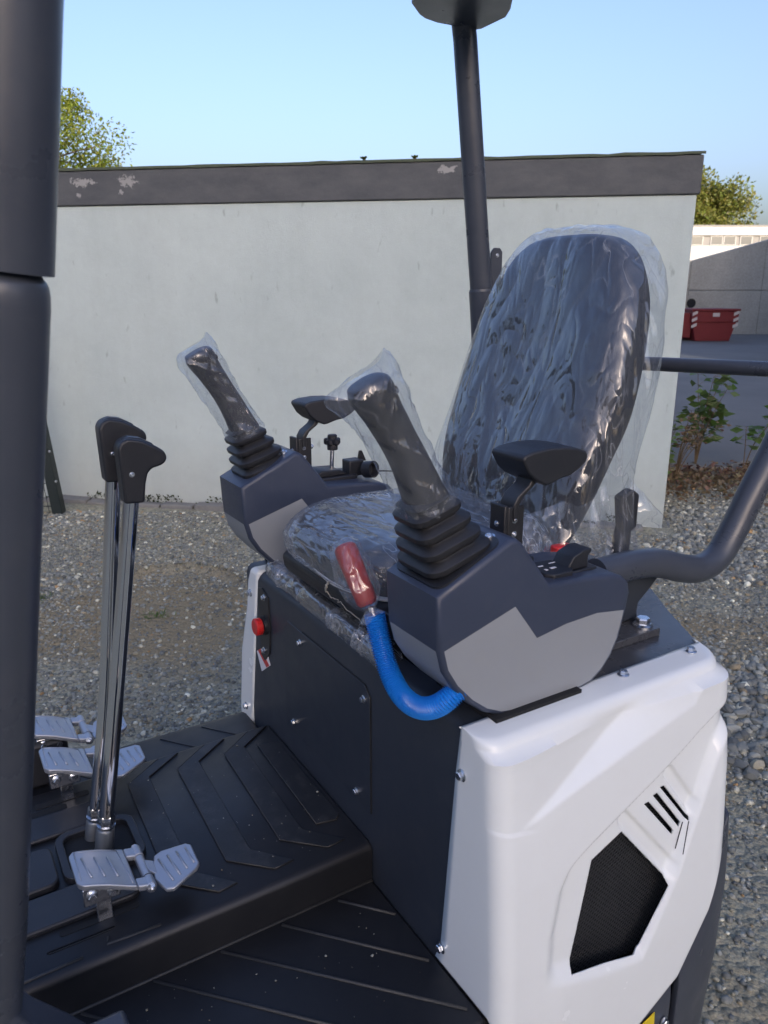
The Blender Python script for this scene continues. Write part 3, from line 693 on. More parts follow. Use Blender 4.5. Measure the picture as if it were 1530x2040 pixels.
# raised platform with chevron pads
pf = MB().prism([(-.165, .468), (-.165, .575), (-.159, .583), (-.15, .587), (.352, .587), (.366, .580), (.372, .556), (.372, .468)], 0, -.93, -.002).build('platform', 'rubber', X, smooth=60, bevel=.003)
ff = MB().prism([(.374, .468), (.374, .545), (.505, .545), (.53, .538), (.535, .50), (.535, .468)], 0, -.93, -.003).build('side_floor', 'rubber', X, bevel=.004)
rib(ff, [(-.92, .378), (-.004, .378)], .5455, .003)
for a0 in (-.04, -.15, -.27, -.40): rib(ff, [(a0, .385), (a0 - .09, .50)], .545, .0022)
M['pad'] = simple('scuffed_rubber_pad', (.0125, .0135, .0155), .45, bstr=.45, bscale=420, dust=.55, dustcol=(.07, .069, .066), vscale=14)
def pad(a0, w, full=True):
    f = [(a0 + .085, .348), (a0, .285), (a0 - .010, -.058), (a0 + .062, -.128)] if full else [(a0, .280), (a0 - .008, -.054), (a0 + .035, -.062)]
    if full: poly = f + [(f[3][0] + w * .8, f[3][1] + .004), (f[2][0] + w, f[2][1] + .006), (f[1][0] + w, f[1][1] + .004), (f[0][0] + w, f[0][1] + .002)]
    else: poly = f + [(a0 + w, -.05), (a0 + w, .27)]
    MB().prism(poly, 2, .5865, .5905).build('tread_pad', 'pad', pf, bevel=.0012, seg=1)
    rib(pf, f, .5902, .0011, mat='ribw', name='pad_edge')
pad(-.063, .048, False); pad(-.145, .052); pad(-.258, .052); pad(-.370, .048)
# black moulded covers round the levers and pedals
def rrect(x0, x1, y0, y1, r, n=5):
    out = []
    for cx, cy, s in ((x1 - r, y1 - r, 0), (x0 + r, y1 - r, 1), (x0 + r, y0 + r, 2), (x1 - r, y0 + r, 3)):
        out += [(cx + r*math.cos(PI/2*(s + k/n)), cy + r*math.sin(PI/2*(s + k/n))) for k in range(n + 1)]
    return out
for x0, x1, y0, y1, h in ((-.92, -.43, -.062, .022, .012), (-.92, -.553, .034, .15, .016), (-.92, -.43, .185, .262, .010)):
    MB().prism(rrect(x0, x1, y0, y1, .02), 2, .586, .587 + h).build('cover_plate', 'black', pf, bevel=.004)
wl = MB(); ro, ri = rrect(-.545, -.392, .028, .178, .03), rrect(-.530, -.407, .043, .163, .02)
wl.rings([[(x, y, z) for x, y in q] for q, z in ((ro, .585), (ro, .601), (ri, .601), (ri, .588))], cap=False)
well = wl.build('lever_well', 'black', pf, bevel=.002); MB().prism(rrect(-.532, -.405, .041, .165, .02), 2, .5872, .5890).build('well_shade', 'hollow', well)  # dark sheet; the shade inside the well is put into its colour
for x0, x1, y0, y1 in ((-.575, -.44, -.084, -.070), (-.60, -.49, -.112, -.104), (-.60, -.50, .272, .292), (-.56, -.45, .30, .318)):
    MB().prism(rrect(x0, x1, y0, y1, .005, 2), 2, .5866, .5882).build('slot_shade', 'hollow', pf)  # dark strips with the shade of the slots put into their colour
rib(pf, [(-.505, -.126), (-.51, -.140), (-.42, -.146)], .5875, .0028, mat='ribw'); rib(pf, [(-.66, -.149), (-.55, -.147)], .5875, .0028, mat='ribw')

# front panel
pn = MB().prism([(0, .44), (0, .970), (.004, .983), (.012, .990), (.020, .992), (.055, .992), (.055, .975), (.02, .96), (.02, .44)], 1, -.455, .455).build('front_panel', 'panel', X, smooth=60)
cp = [(-.158, .656), (.235, .656), (.235, .905), (.212, .929), (.120, .929), (-.138, .929), (-.158, .910)]
MB().prism(cp, 0, -.0025, .004).build('access_cover', 'panel', pn, bevel=.0008, seg=1)
sm_ = MB(); sm_.tube([(-.0012, y, z) for y, z in ((.135, .9305), (-.139, .9305), (-.1595, .911), (-.1595, .655))], .0013, 6); sm_.build('cover_seam', 'hollow', pn)
for y, z in ((.144, .902), (-.136, .898), (.192, .679), (-.105, .674)): bolt(pn, (-.0026, y, z), (-1, 0, 0), .0085, 'flange')
es = MB(); es.prism([(.318, .948), (.352, .962), (.375, .955), (.375, .775), (.352, .768), (.322, .800), (.312, .87)], 0, -.004, .003)
emer = es.build('switch_plate', 'blackmetal', pn, bevel=.001)
eb = MB(); eb.lathe((-.004, .343, .868), (-1, 0, 0), [(0, .0235), (.008, .0235), (.009, .02)], 24); eb.build('button_collar', 'black', emer)
eb = MB(); eb.lathe((-.012, .343, .868), (-1, 0, 0), [(0, .017), (.004, .0215), (.016, .0215), (.019, .018), (.019, 0.004)], 24); eb.build('emergency_button', 'redbtn', emer)
for y, z in ((.338, .942), (.352, .797)): bolt(emer, (-.0042, y, z), (-1, 0, 0), .0085, 'flange')
lb = MB().prism([(.408, .771), (.350, .810), (.323, .768), (.381, .726)], 0, -.0022, -.0012).build('warning_label', 'sticker', pn)
MB().prism([(.398, .7775), (.377, .7915), (.330, .7640), (.347, .7520)], 0, -.0030, -.0023).build('red_bar', 'redbtn', lb)

# deck
dk = MB()
M['deckpaint'] = simple('semi_gloss_deck_paint', (.060, .064, .072), .26, bstr=.15, bscale=700, dust=.08)
rear = [(.33, -.437), (.525, -.446), (.57, -.437), (.585, -.425), (.66, -.300), (.735, -.19), (.785, -.09), (.80, 0), (.785, .09), (.735, .19), (.66, .30), (.57, .40), (.33, .41)]
dk.prism(rear, 2, .974, .992); dk.box((.056, -.437, .974), (.329, -.24, .992)); dk.box((.056, .27, .974), (.329, .41, .992))
dk.build('deck', 'deckpaint', X, bevel=.002, seg=1)
dk2 = MB().prism([(p[0] - .015, p[1] * .97) for p in rear], 2, .55, .973).build('rear_body', 'panel', X)
# guard bracket on the deck
br = MB().prism([(.30, -.372), (.543, -.372), (.565, -.30), (.565, -.16), (.30, -.16)], 2, .9925, 1.008).build('bracket_plate', 'deckpaint', X, bevel=.0015, seg=1)
bolt(br, (.522, -.345, 1.008), (0, 0, 1), .0200, 'flange'); bolt(br, (.40, -.335, 1.008), (0, 0, 1), .0215, 'flange'); bolt(br, (.54, -.20, 1.008), (0, 0, 1), .0215, 'flange')
gs = MB(); R_ = []
for z, x0, x1 in ((1.008, .44, .541), (1.025, .445, .537), (1.045, .445, .540), (1.07, .44, .573), (1.095, .42, .600), (1.13, .40, .615)):
    R_.append([(x0, -.318, z), (x1, -.318, z), (x1, -.285, z), (x0, -.285, z)])
gs.rings(R_); gs.build('gusset', 'panel', X, smooth=60, bevel=.006)

# rear guard tube, guard bar and posts
gp = [(.36, -.36, 1.155), (.50, -.36, 1.150), (.60, -.36, 1.120), (.66, -.36, 1.108), (.715, -.36, 1.123), (.76, -.36, 1.175), (.80, -.362, 1.245), (.86, -.366, 1.345), (.93, -.37, 1.475), (1.00, -.37, 1.64), (1.02, -.36, 2.0), (1.0, -.34, 2.28)]
gt = MB(); gt.tube(cr(gp, 90), .0285, 24); gt.build('guard_tube', 'post', X, smooth=60)
gbb = MB(); gbb.tube([(.935, -.372, 1.492), (.735, .45, 1.475)], .0165, 20); gbb.build('guard_bar', 'post', X, smooth=60)
pt = empty('rear_post'); pt.parent = X
lo = [(.60, .40, 1.0), (.68, .43, 1.06), (.74, .45, 1.16), (.735, .45, 1.45), (.716, .45, 1.652)]
b = MB(); b.tube(cr(lo, 40), .0335, 24); b.build('lower_tube', 'post', pt, smooth=60)
b = MB(); b.tube([(.7165, .45, 1.648), (.7157, .45, 1.6575)], [.0335, .0315], 24); b.build('joint_ring', 'post', pt)
b = MB(); up_ = [Vector((.7155, .45, 1.658)).lerp(Vector((.640, .45, 2.25)), k / 8) for k in range(9)] + [Vector((.632, .448, 2.285)), Vector((.615, .44, 2.31))]
b.tube(up_, .0300, 24); b.build('upper_tube', 'post', pt, smooth=60)
def tabpoly(): return [(.745, 1.665), (.745, 1.752), (.755, 1.765), (.775, 1.765), (.784, 1.755), (.784, 1.655), (.775, 1.64)]
tb = MB().prism(tabpoly(), 1, .446, .452).build('bracket', 'post', pt, bevel=.001, seg=1)
bolt(tb, (.766, .446, 1.745), (0, -1, 0), .006, 'dome')
rp = MB().prism([(.672, .425), (.664, .438), (.65, .442), (.55, .447), (.51, .438), (.483, .422), (.429, .373), (.40, .30), (.41, .21), (.46, .16), (.54, .17), (.60, .225), (.621, .254), (.644, .285), (.668, .33)], 2, 2.272, 2.292)
rp.build('roof_plate', 'post', X, bevel=.004)
# front post close to the camera
fp = empty('front_post'); fp.parent = X
b = MB(); b.tube([(-.516, -.545, 2.10), (-.548, -.526, 1.873), (-.5745, -.510, 1.668)], .0405, 40); b.build('upper_tube', 'post', fp, smooth=60)
b = MB(); q0, q1 = Vector((-.5760, -.509, 1.6645)), Vector((-.618, -.483, 1.357)); dq = (q1 - q0).normalized()
b.tube([q0 - dq*.004, q0, q0 + dq*.002, q0 + dq*.006, q0 + dq*.014, q0 + dq*.025, q1, (-.671, -.451, .963), (-.690, -.440, .84), (-.697, -.436, .70), (-.70, -.432, .50)], [.030, .033, .0352, .0372, .0388, .0395, .0395, .0395, .0395, .0395, .0395], 40)
b.build('lower_tube', 'post', fp, smooth=60)
g_ = MB(); R_ = []
for z, w in ((.88, .032), (.85, .040), (.81, .062), (.76, .100), (.70, .14), (.60, .17), (.503, .18)):
    R_.append([(-.74, -.475, z), (-.70 + w, -.475, z), (-.70 + w, -.405, z), (-.74, -.405, z)])
g_.rings(R_); g_.build('post_foot', 'post', fp, smooth=60, bevel=.012, seg=3)
MB().prism([(-.625, -.50), (-.535, -.50), (-.535, -.42), (-.625, -.42)], 2, .503, .742).build('foot_bracket', 'post', fp, bevel=.008)
b = MB(); b.tube([(-.534, -.47, .69), (-.505, -.47, .69)], .018, 16); b.build('pin', 'blackmetal', fp, bevel=.003)

# ------------------------------------------------------------------ white side cover (near side)
def seg_d(p, q0, q1):
    p, q0, q1 = np.array(p), np.array(q0), np.array(q1); d = q1 - q0; t = min(1, max(0, np.dot(p - q0, d) / np.dot(d, d)))
    return np.linalg.norm(p - q0 - d * t)
def line_s(a, z, p, q):          # signed distance, positive above the line p -> q (p left of q)
    dx, dz = q[0] - p[0], q[1] - p[1]; return (dx * (z - p[1]) - dz * (a - p[0])) / math.hypot(dx, dz)
def polyl(a, P):
    return float(np.interp(a, [p[0] for p in P], [p[1] for p in P]))
L1 = [(-.2, .76), (.050, .857), (.191, .918), (.335, .988), (.6, 1.11)]; L2 = [(-.2, .79), (.038, .850), (.176, .886), (.399, .936), (.445, .945), (.488, 1.0), (.60, 1.12)]
LR = [(.0, .682), (.133, .745), (.199, .776), (.353, .839), (.429, .874), (.459, .890), (.60, .955)]
LLIP = [(.0, .565), (.130, .525), (.238, .491), (.330, .472), (.419, .615), (.465, .716), (.6, .98)]
def disp(a, z):
    s1 = polyl(a, L1) - z; s2 = z - polyl(a, L2)
    f = 1.0 if s2 <= 0 else (0.0 if s1 <= 0 else 1 - s2 / max(1e-6, abs(polyl(a, L1) - polyl(a, L2))))
    f = max(0.0, min(1.0, f)); tp = .10 + .90 * sm((a - .03) / .26)
    d = .026 - .028 * tp * (1 - f)
    up = polyl(a, LR) - z                                            # below the upper line of the recess
    left = (a - float(np.interp(z, [.52, .63, .707, .745], [.089, .095, .113, .135])))
    lip = z - polyl(a, LLIP)
    r = sm(up / .016) * sm(left / .035) * sm(lip / .042)
    d -= .014 * r
    d += .003 * (1 - sm(lip / .042)) * sm(left / .05)
    for q0, q1, w in (((.284, .775), (.427, .608), .010), ((.399, .822), (.469, .730), .009)):
        d -= .006 * (1 - sm((seg_d((a, z), q0, q1) - w) / .006)) * r
    d += .0 * (1 - sm(abs(lip + .0) / .010)) * sm((a - .15) / .02) * sm((.36 - a) / .02)
    return d
def yo_base(z): return float(np.interp(z, [.3, .5, .6, .75, .88, .955], [.545, .540, .535, .525, .513, .507]))
def yin(z): return float(np.interp(z, [.505, .544, .918, .994], [.386, .401, .431, .440]))
ZB = ([-.01, .03, .134, .22, .32, .44, .517, .55, .60], [.505, .48, .385, .340, .314, .379, .496, .60, .66])
rows = [('s', o, .9985 - .002 * (o / .05)) for o in (0, .006, .02, .035, .048)] + \
       [('s', .048 + .020 * math.sin(k * PI / 14), .9965 - .0235 * (1 - math.cos(k * PI / 14))) for k in range(1, 7)]
NV = 165
G = []
nF, nA, nS, nB, nT = 8, 10, 160, 12, 1
for ri in range(len(rows) + NV):
    row = []
    def ypos(a, z0t):
        if ri < len(rows): z = rows[ri][2]; return .440 + rows[ri][1], z
        t = (ri - len(rows) + 1) / NV; zb = float(np.interp(a, *ZB)); z = .973 + (zb - .973) * t
        return yo_base(z) + disp(a, z), z
    yF, zF = ypos(.035, 0); rc = min(.034, max(0.001, (yF - yin(zF)) * .7))
    for k in range(nF):
        _, z = ypos(-.01, 0); y = yin(z) + (yF - rc - yin(z)) * k / (nF - 1); row.append((-.003, -y, z))
    for k in range(1, nA):
        th = PI / 2 * k / nA; _, z = ypos(-.003 + rc * (1 - math.cos(th)), 0); row.append((-.003 + rc * (1 - math.cos(th)), -(yF - rc + rc * math.sin(th)), z))
    yB, zB_ = ypos(.515, 0); rb_ = max(.003, min(.055, yB - .434)); aS = .574 - rb_
    for k in range(nS):
        a = (rc - .003) + (aS - rc + .003) * k / (nS - 1); y, z = ypos(a, 0)
        y += (yF - y) * (1 - sm((a - rc) / .05)); row.append((a, -y, z))
    yB = -row[-1][1]
    for k in range(1, nB + 1):
        th = PI / 2 * k / nB; a = aS + rb_ * math.sin(th); _, z = ypos(a, 0); row.append((a, -(yB - rb_ + rb_ * math.cos(th)), z))
    for k in range(1, nT + 1): _, z = ypos(.574, 0); row.append((.576, -min(.432, yB - rb_ - .01), z))
    G.append(row)
mb = MB(); mb.rings(G, closed=False)
bmx = bmesh.new(); me = bpy.data.meshes.new('side_cover'); me.from_pydata(mb.v, [], mb.f); bmx.from_mesh(me)
bmesh.ops.remove_doubles(bmx, verts=bmx.verts, dist=.0002)
GR = [(.287, .744), (.402, .612), (.402, .588), (.337, .485), (.245, .502), (.164, .523), (.214, .715)]
GR = [(.279, .753), (.395, .617), (.398, .599), (.331, .500), (.313, .492), (.156, .533), (.207, .727)]
VENT = [[(.335, .784), (.347, .785), (.418, .700), (.416, .690)], [(.358, .792), (.369, .794), (.437, .709), (.434, .699)], [(.376, .802), (.387, .802), (.453, .718), (.451, .710)]]
def inpoly(a, z, P):
    c = False
    for i in range(len(P)):
        (x1, y1), (x2, y2) = P[i], P[i - 1]
        if (y1 > z) != (y2 > z) and a < (x2 - x1) * (z - y1) / (y2 - y1) + x1: c = not c
    return c
for P in [GR] + VENT:
    lo_a, hi_a, lo_z, hi_z = min(p[0] for p in P) - .012, max(p[0] for p in P) + .012, min(p[1] for p in P) - .012, max(p[1] for p in P) + .012
    for i in range(len(P)):
        p, q = P[i - 1], P[i]; n_ = Vector((q[1] - p[1], 0, -(q[0] - p[0]))).normalized()
        fs = [f for f in bmx.faces if (lambda c: c.y < -.46 and lo_a < c.x < hi_a and lo_z < c.z < hi_z)(f.calc_center_median())]
        es = {e for f in fs for e in f.edges}; vs = {v for f in fs for v in f.verts}
        bmesh.ops.bisect_plane(bmx, geom=list(fs) + list(es) + list(vs), plane_co=(p[0], 0, p[1]), plane_no=n_, dist=1e-6)
    kill = [f for f in bmx.faces if (lambda c: c.y < -.46 and inpoly(c.x, c.z, P))(f.calc_center_median())]
    bmesh.ops.delete(bmx, geom=kill, context='FACES')
bmesh.ops.recalc_face_normals(bmx, faces=bmx.faces)
if sum(f.normal.y for f in bmx.faces) > 0: bmesh.ops.reverse_faces(bmx, faces=bmx.faces)
bmx.to_mesh(me); bmx.free(); me.materials.append(M['white'])
sc = link('side_cover', me, X, smooth=60)
sd_ = sc.modifiers.new('thickness', 'SOLIDIFY'); sd_.thickness = .004; sd_.offset = -1; sd_.material_offset = 0
sc['label'] = 'white side cover with a black mesh grille'
for p, n_ in (((-.003, -.447, .915), (-1, 0, 0)), ((-.003, -.405, .540), (-1, 0, 0)), ((.343, -.456, .9985), (0, 0, 1)), ((.523, -.459, .9985), (0, 0, 1))): bolt(sc, p, n_, .0105, 'flange')
# mesh grille behind the openings
M['meshwire'] = simple('black_mesh_wire', (.05, .052, .055), .5, metal=.3)
gw = MB()
def clipline(p, d, P):
    ts = []
    for i in range(len(P)):
        (x1, y1), (x2, y2) = P[i - 1], P[i]; ex, ey = x2 - x1, y2 - y1; den = d[0] * ey - d[1] * ex
        if abs(den) < 1e-9: continue
        t = ((x1 - p[0]) * ey - (y1 - p[1]) * ex) / den; s = ((x1 - p[0]) * d[1] - (y1 - p[1]) * d[0]) / den
        if 0 <= s <= 1: ts.append(t)
    return (min(ts), max(ts)) if len(ts) >= 2 else None
GB = [((p[0] - .285) * 1.25 + .312, (p[1] - .61) * 1.2 + .585) for p in GR]
for d, off, sp in (((.34, .94), (.94, -.34), .0068), ((.95, .31), (-.31, .95), .0068)):
    for k in range(-40, 41):
        p = (.285 + off[0] * sp * k, .61 + off[1] * sp * k); tt = clipline(p, d, GB)
        if tt: gw.tube([(p[0] + d[0]*t, -.525, p[1] + d[1]*t) for t in tt], .0009, 4, cap=False)
for P in VENT:
    for k in range(9):
        for q in (0, 1):
            p0 = (P[0][0] + (P[3][0] - P[0][0]) * k / 8 - .004, P[0][1] + (P[3][1] - P[0][1]) * k / 8 + (.004 if q else -.004))
            gw.tube([(p0[0], -.519, p0[1]), (p0[0] + .02, -.519, p0[1] + (-.008 if q else .010))], .0008, 4, cap=False)
gm = gw.build('mesh_grille', 'meshwire', sc, smooth=0); gm['kind'] = 'stuff'
li = MB(); 
for dx in (0, .009): li.tube([(.451 - dx, -(yo_base(.71) + disp(.451 - dx, .71)) - .0008, .710 - dx*.2), (.431 - dx, -(yo_base(.655) + disp(.431 - dx, .655)) - .0008, .653 + dx)], .0009, 4)
li.build('groove', 'hollow', sc)
# far side cover
fc = MB().prism([(.374, .9955), (.462, .53), (.548, .515), (.552, .545), (.520, .735), (.462, .885), (.448, .955), (.425, .994)], 0, -.004, .52).build('side_cover', 'white', X, bevel=.012, seg=3)
for p in ((-.004, .425, .925), (-.004, .498, .572)): bolt(fc, p, (-1, 0, 0), .0105, 'flange')
# counterweight panels under the near cover
def cwpanel(a0, a1, tail):
    P = []
    for k in range(30):
        a = a0 + (a1 - a0) * k / 29
        P.append((a, .549 if a < .52 else .549 - ((a - .52) ** 2) * 2.2))
    if tail:
        e = P[-1]; P += [(e[0] + .03 * j, e[1] - .035 * j - .006 * j * j) for j in range(1, 5)]
    g = []
    for j in range(14):
        t = j / 13; r_ = []
        for a, y in P:
            zt = float(np.interp(a, *ZB)) - .004; z = zt + (.10 - zt) * t
            bul = .012 * math.sin(min(1, t * 3) * PI / 2) - .010
            r_.append((a, -(y + bul - .03 * max(0, t - .6)), z))
        g.append(r_)
    b = MB(); b.rings(g, closed=False); o = b.build('counterweight_panel', 'post', X, smooth=60)
    m_ = o.modifiers.new('thickness', 'SOLIDIFY'); m_.thickness = .014; m_.offset = 0
    bv = o.modifiers.new('bevel', 'BEVEL'); bv.width = .004; bv.segments = 2; bv.limit_method = 'ANGLE'; bv.angle_limit = math.radians(50)
    return o
c1 = cwpanel(.05, .452, False); cwpanel(.470, .60, True)
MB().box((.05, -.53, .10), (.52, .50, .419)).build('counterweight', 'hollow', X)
wsx = MB().prism([(.350, .19), (.409, .205), (.400, .303), (.353, .291)], 1, -.5605, -.5595).build('warning_sticker', 'yellow', c1)
MB().prism([(.368, .245), (.391, .250), (.380, .278)], 1, -.5615, -.5607).build('warning_mark', 'hollow', wsx)
bolt(c1, (.432, -.560, .262), (0, -1, 0), .010, 'flange')

# ------------------------------------------------------------------ control consoles
PROF = [(-.060, 1.228), (-.058, 1.180), (-.055, 1.140), (-.046, 1.105), (-.026, 1.072), (.005, 1.038), (.035, 1.014), (.066, .999), (.095, .9935), (.245, .9935), (.270, .998), (.297, 1.015), (.318, 1.040), (.333, 1.070), (.345, 1.120), (.350, 1.150), (.345, 1.170), (.330, 1.184), (.306, 1.193), (.270, 1.199), (.160, 1.205), (.098, 1.284), (.088, 1.292), (.074, 1.294)]
SPL = [(-.055, 1.140), (.088, 1.181), (.137, 1.117), (.24, 1.118), (.345, 1.120)]
i0 = 2; i1 = 14
SPL = [PROF[i0], (.088, 1.183), (.137, 1.118), (.20, 1.128), (.27, 1.131), PROF[i1]]
def console(dy):
    b = bmesh.new(); n = len(PROF); y0, y1 = -.450 + dy, -.305 + dy
    A = [b.verts.new((x, y0, z)) for x, z in PROF]; B = [b.verts.new((x, y1, z)) for x, z in PROF]
    SA = [A[i0]] + [b.verts.new((x, y0, z)) for x, z in SPL[1:-1]] + [A[i1]]; SB = [B[i0]] + [b.verts.new((x, y1, z)) for x, z in SPL[1:-1]] + [B[i1]]
    for V, Sx in ((A, SA), (B, SB)):
        f = b.faces.new(V[i0:i1 + 1] + Sx[-2:0:-1]); f.material_index = 1
        f = b.faces.new(V[i1:] + V[:i0 + 1] + Sx[1:-1]); f.material_index = 0
    for i in range(n):
        f = b.faces.new((A[i], A[(i + 1) % n], B[(i + 1) % n], B[i])); f.material_index = 1 if i0 <= i < i1 else 0
    bmesh.ops.recalc_face_normals(b, faces=b.faces)
    rim = [e for e in b.edges if len(e.link_faces) == 2 and abs(e.verts[0].co.y - e.verts[1].co.y) < 1e-5 and {len(f.verts) > 4 for f in e.link_faces} == {True, False}]
    peak = [e for e in b.edges if abs(e.verts[0].co.y - e.verts[1].co.y) > .01 and e.verts[0].co.xz in (Vector(PROF[0]), ) ]
    bmesh.ops.bevel(b, geom=rim, offset=.009, segments=4, profile=.5, affect='EDGES', clamp_overlap=True)
    out = []
    for k, (nm, mt) in enumerate((('control_console', 'navy'), ('lower_shell', 'grey'))):
        c = b.copy(); bmesh.ops.delete(c, geom=[f for f in c.faces if f.material_index != k], context='FACES')
        for f in c.faces: f.material_index = 0
        m_ = bpy.data.meshes.new(nm); c.to_mesh(m_); c.free(); m_.materials.append(M[mt]); out.append(m_)
    b.free()
    o = link('control_console', out[0], X, smooth=48); o2 = link('lower_shell', out[1], o, smooth=48)
    MB().box((.05, -.462 + dy, .9925), (.235, -.300 + dy, 1.004)).build('console_foot', 'hollow', o)
    return o
con = console(0); con2 = console(.755)
bolt(con, (.062, -.412, 1.2885), (-.42, 0, .9), .010, 'dome', 'screw'); bolt(con2, (.062, .343, 1.2885), (-.42, 0, .9), .010, 'dome', 'screw')
bolt(con2, (.05, .43, 1.283), (-.42, 0, .9), .010, 'dome', 'screw')
# switches on the near console
pk = MB().prism(rrect(.150, .215, -.352, -.310, .004, 2), 2, 1.196, 1.212).build('display', 'black', con, bevel=.002)
dg = MB(); dg.tube([(.168, -.345, 1.2126), (.188, -.345, 1.2126), (.188, -.333, 1.2126), (.178, -.333, 1.2126), (.178, -.340, 1.2126)], .0012, 5)
M['orange'] = simple('orange_print', (.8, .16, .02), .4); dg.build('digit', 'orange', pk)
rk = MB().prism([(.175, -.420), (.185, -.432), (.225, -.432), (.236, -.420), (.232, -.372), (.175, -.365)], 2, 1.196, 1.210).build('switch_block', 'black', con, bevel=.002)
mk = MB()
for x0, y0, w, d in ((.188, -.392, .010, .004), (.200, -.408, .012, .005), (.214, -.388, .014, .0025), (.187, -.410, .005, .006)): mk.box((x0, y0, 1.2102), (x0 + w, y0 + d, 1.2107))
mk.build('symbol', 'sticker', rk)
rs = MB().prism([(.222, 1.198), (.290, 1.198), (.290, 1.203), (.222, 1.203)], 1, -.424, -.372).build('rocker_switch', 'black', con, bevel=.002)
MB().prism([(.226, 1.2032), (.274, 1.2032), (.274, 1.222), (.281, 1.230), (.281, 1.2345), (.262, 1.2345), (.240, 1.226)], 1, -.418, -.378).build('rocker', 'black', rs, bevel=.002)
# throttle lever and plugs on the far console
tl = MB(); tl.prism(rrect(.130, .275, .355, .445, .02), 2, 1.196, 1.210); tl.prism([(.150, 1.2102), (.25, 1.2102), (.225, 1.224), (.175, 1.226)], 1, .368, .432)
tlo = tl.build('throttle_lever', 'black', con2, bevel=.003)
b = MB(); b.tube([(.217, .400, 1.21), (.221, .400, 1.275)], .0055, 14); b.build('shaft', 'chrome', tlo)
b = MB()
for k in range(5):
    a = 2*PI*k/5; b.lathe((.2215 + .013*math.cos(a), .400 + .013*math.sin(a), 1.283), (0, 0, 1), [(0, .006), (.003, .009), (.013, .009), (.016, .006)], 12)
b.lathe((.2215, .400, 1.270), (0, 0, 1), [(0, .013), (.018, .014), (.026, .012), (.036, .012), (.038, .010)], 16); b.build('knob', 'black', tlo)
pg = MB().box((.250, .365, 1.203), (.292, .405, 1.243)).build('plug', 'black', con2, bevel=.003)
b = MB(); b.lathe((.286, .345, 1.222), (.35, -.9, .15), [(0, .021), (.026, .021), (.026, .017), (.008, .016), (.008, .001)], 20); b.build('socket', 'black', con2)
b = MB(); b.tube(cr([(.30, .36, 1.212), (.33, .34, 1.214), (.37, .335, 1.208), (.41, .33, 1.195)], 12), .002, 6); b.build('cable', 'black', con2)
MB().prism([(.286, 1.235), (.292, 1.262), (.298, 1.262), (.31, 1.235)], 1, .385, .391).build('clip', 'blackmetal', con2)

# joysticks: bellows boot and grip, leaning forward
JB = Vector((0.010, -.378, 1.260)); JU = Vector((-.424, 0, .906)); JP = Vector((.906, 0, .424)); JQ = Vector((0, 1, 0))
def sq_ring(c, hp, hq, r, P, Q, n=6):
    out = []
    for sx_, sy_, s in ((1, 1, 0), (-1, 1, 1), (-1, -1, 2), (1, -1, 3)):
        for k in range(n + 1):
            th = PI/2*(s + k/n); out.append(c + P * (sx_*(hp - r) + r*math.cos(th)) + Q * (sy_*(hq - r) + r*math.sin(th)))
    return out
jn = Vector((-.30, 0, .954)).normalized(); jp = Vector((.954, 0, .30)).normalized()
js = empty('joystick'); js.parent = X
bo = MB(); R_ = []
for i in range(4):
    h0 = .002 + i * .0245; w0 = .0600 - i * .0058; w1 = w0 - .006
    for h, w in ((0, w0 - .0075), (.0022, w0 - .0012), (.0042, w0), (.0118, w0 + .0003), (.0135, w0 - .0012), (.0175, w1 - .0065), (.0205, w1 - .0090)):
        sh = Vector((-.006 - .0035 * i, 0, 0)); R_.append(sq_ring(JB + jn * (h0 + h) + sh, w, w * .95, w * .42, jp, JQ))
for h, w in ((.100, .034), (.106, .026)): R_.append(sq_ring(JB + jn * h + Vector((-.02, 0, 0)), w, w, w * .5, jp, JQ))
bo.rings(R_); bo.build('boot', 'boot', js, smooth=32)
fb = MB(); fb.rings([sq_ring(Vector((0.008, -.378, 1.2615)) + JU * h, w, w * .96, .02, JP, JQ) for h, w in ((-.004, .0655), (.003, .0655), (.004, .056))]); fb.build('boot_flange', 'black', js)
GB0, GT = Vector((-.028, -.378, 1.345)), Vector((-.127, -.378, 1.538)); gu = (GT - GB0).normalized(); gpv = Vector((-gu.z, 0, gu.x)) * -1
gl_ = (GT - GB0).length
def grip_rings(secs, n=28, fn=None):
    R_ = []
    for t, hp, hq, s in secs:
        c = GB0 + gu * t + gpv * s; r_ = []
        for k in range(n):
            th = 2*PI*k/n; cx, sy_ = math.cos(th), math.sin(th)
            p = c + gpv * hp * math.copysign(abs(cx) ** .8, cx) + JQ * hq * math.copysign(abs(sy_) ** .8, sy_)
            r_.append(fn(p, th, t) if fn else p)
        R_.append(r_)
    return R_
GS = [(0, .031, .030, 0), (.008, .033, .032, 0), (.03, .031, .029, 0), (.06, .0285, .027, .001), (.09, .027, .025, .001), (.12, .0265, .0245, -.001), (.145, .0275, .025, -.003), (.165, .0285, .025, -.005), (.185, .031, .026, -.007), (.201, .0325, .027, -.008), (.211, .030, .025, -.008), (.217, .024, .02, -.011), (.2185, .006, .005, -.011)]
gr_ = MB(); gr_.rings(grip_rings(cr(GS, 48))); gr_.build('grip', 'black', js, smooth=60)
for k, (t, q) in enumerate(((.188, -.012), (.188, .012))):
    b = MB(); b.lathe(GB0 + gu * t + gpv * .016 + JQ * q, gpv, [(0, .007), (.006, .0065), (.008, .004)], 14); b.build('thumb_button', 'black', js)
js2 = copy_tree(js, X, (.016, .755, -.008))

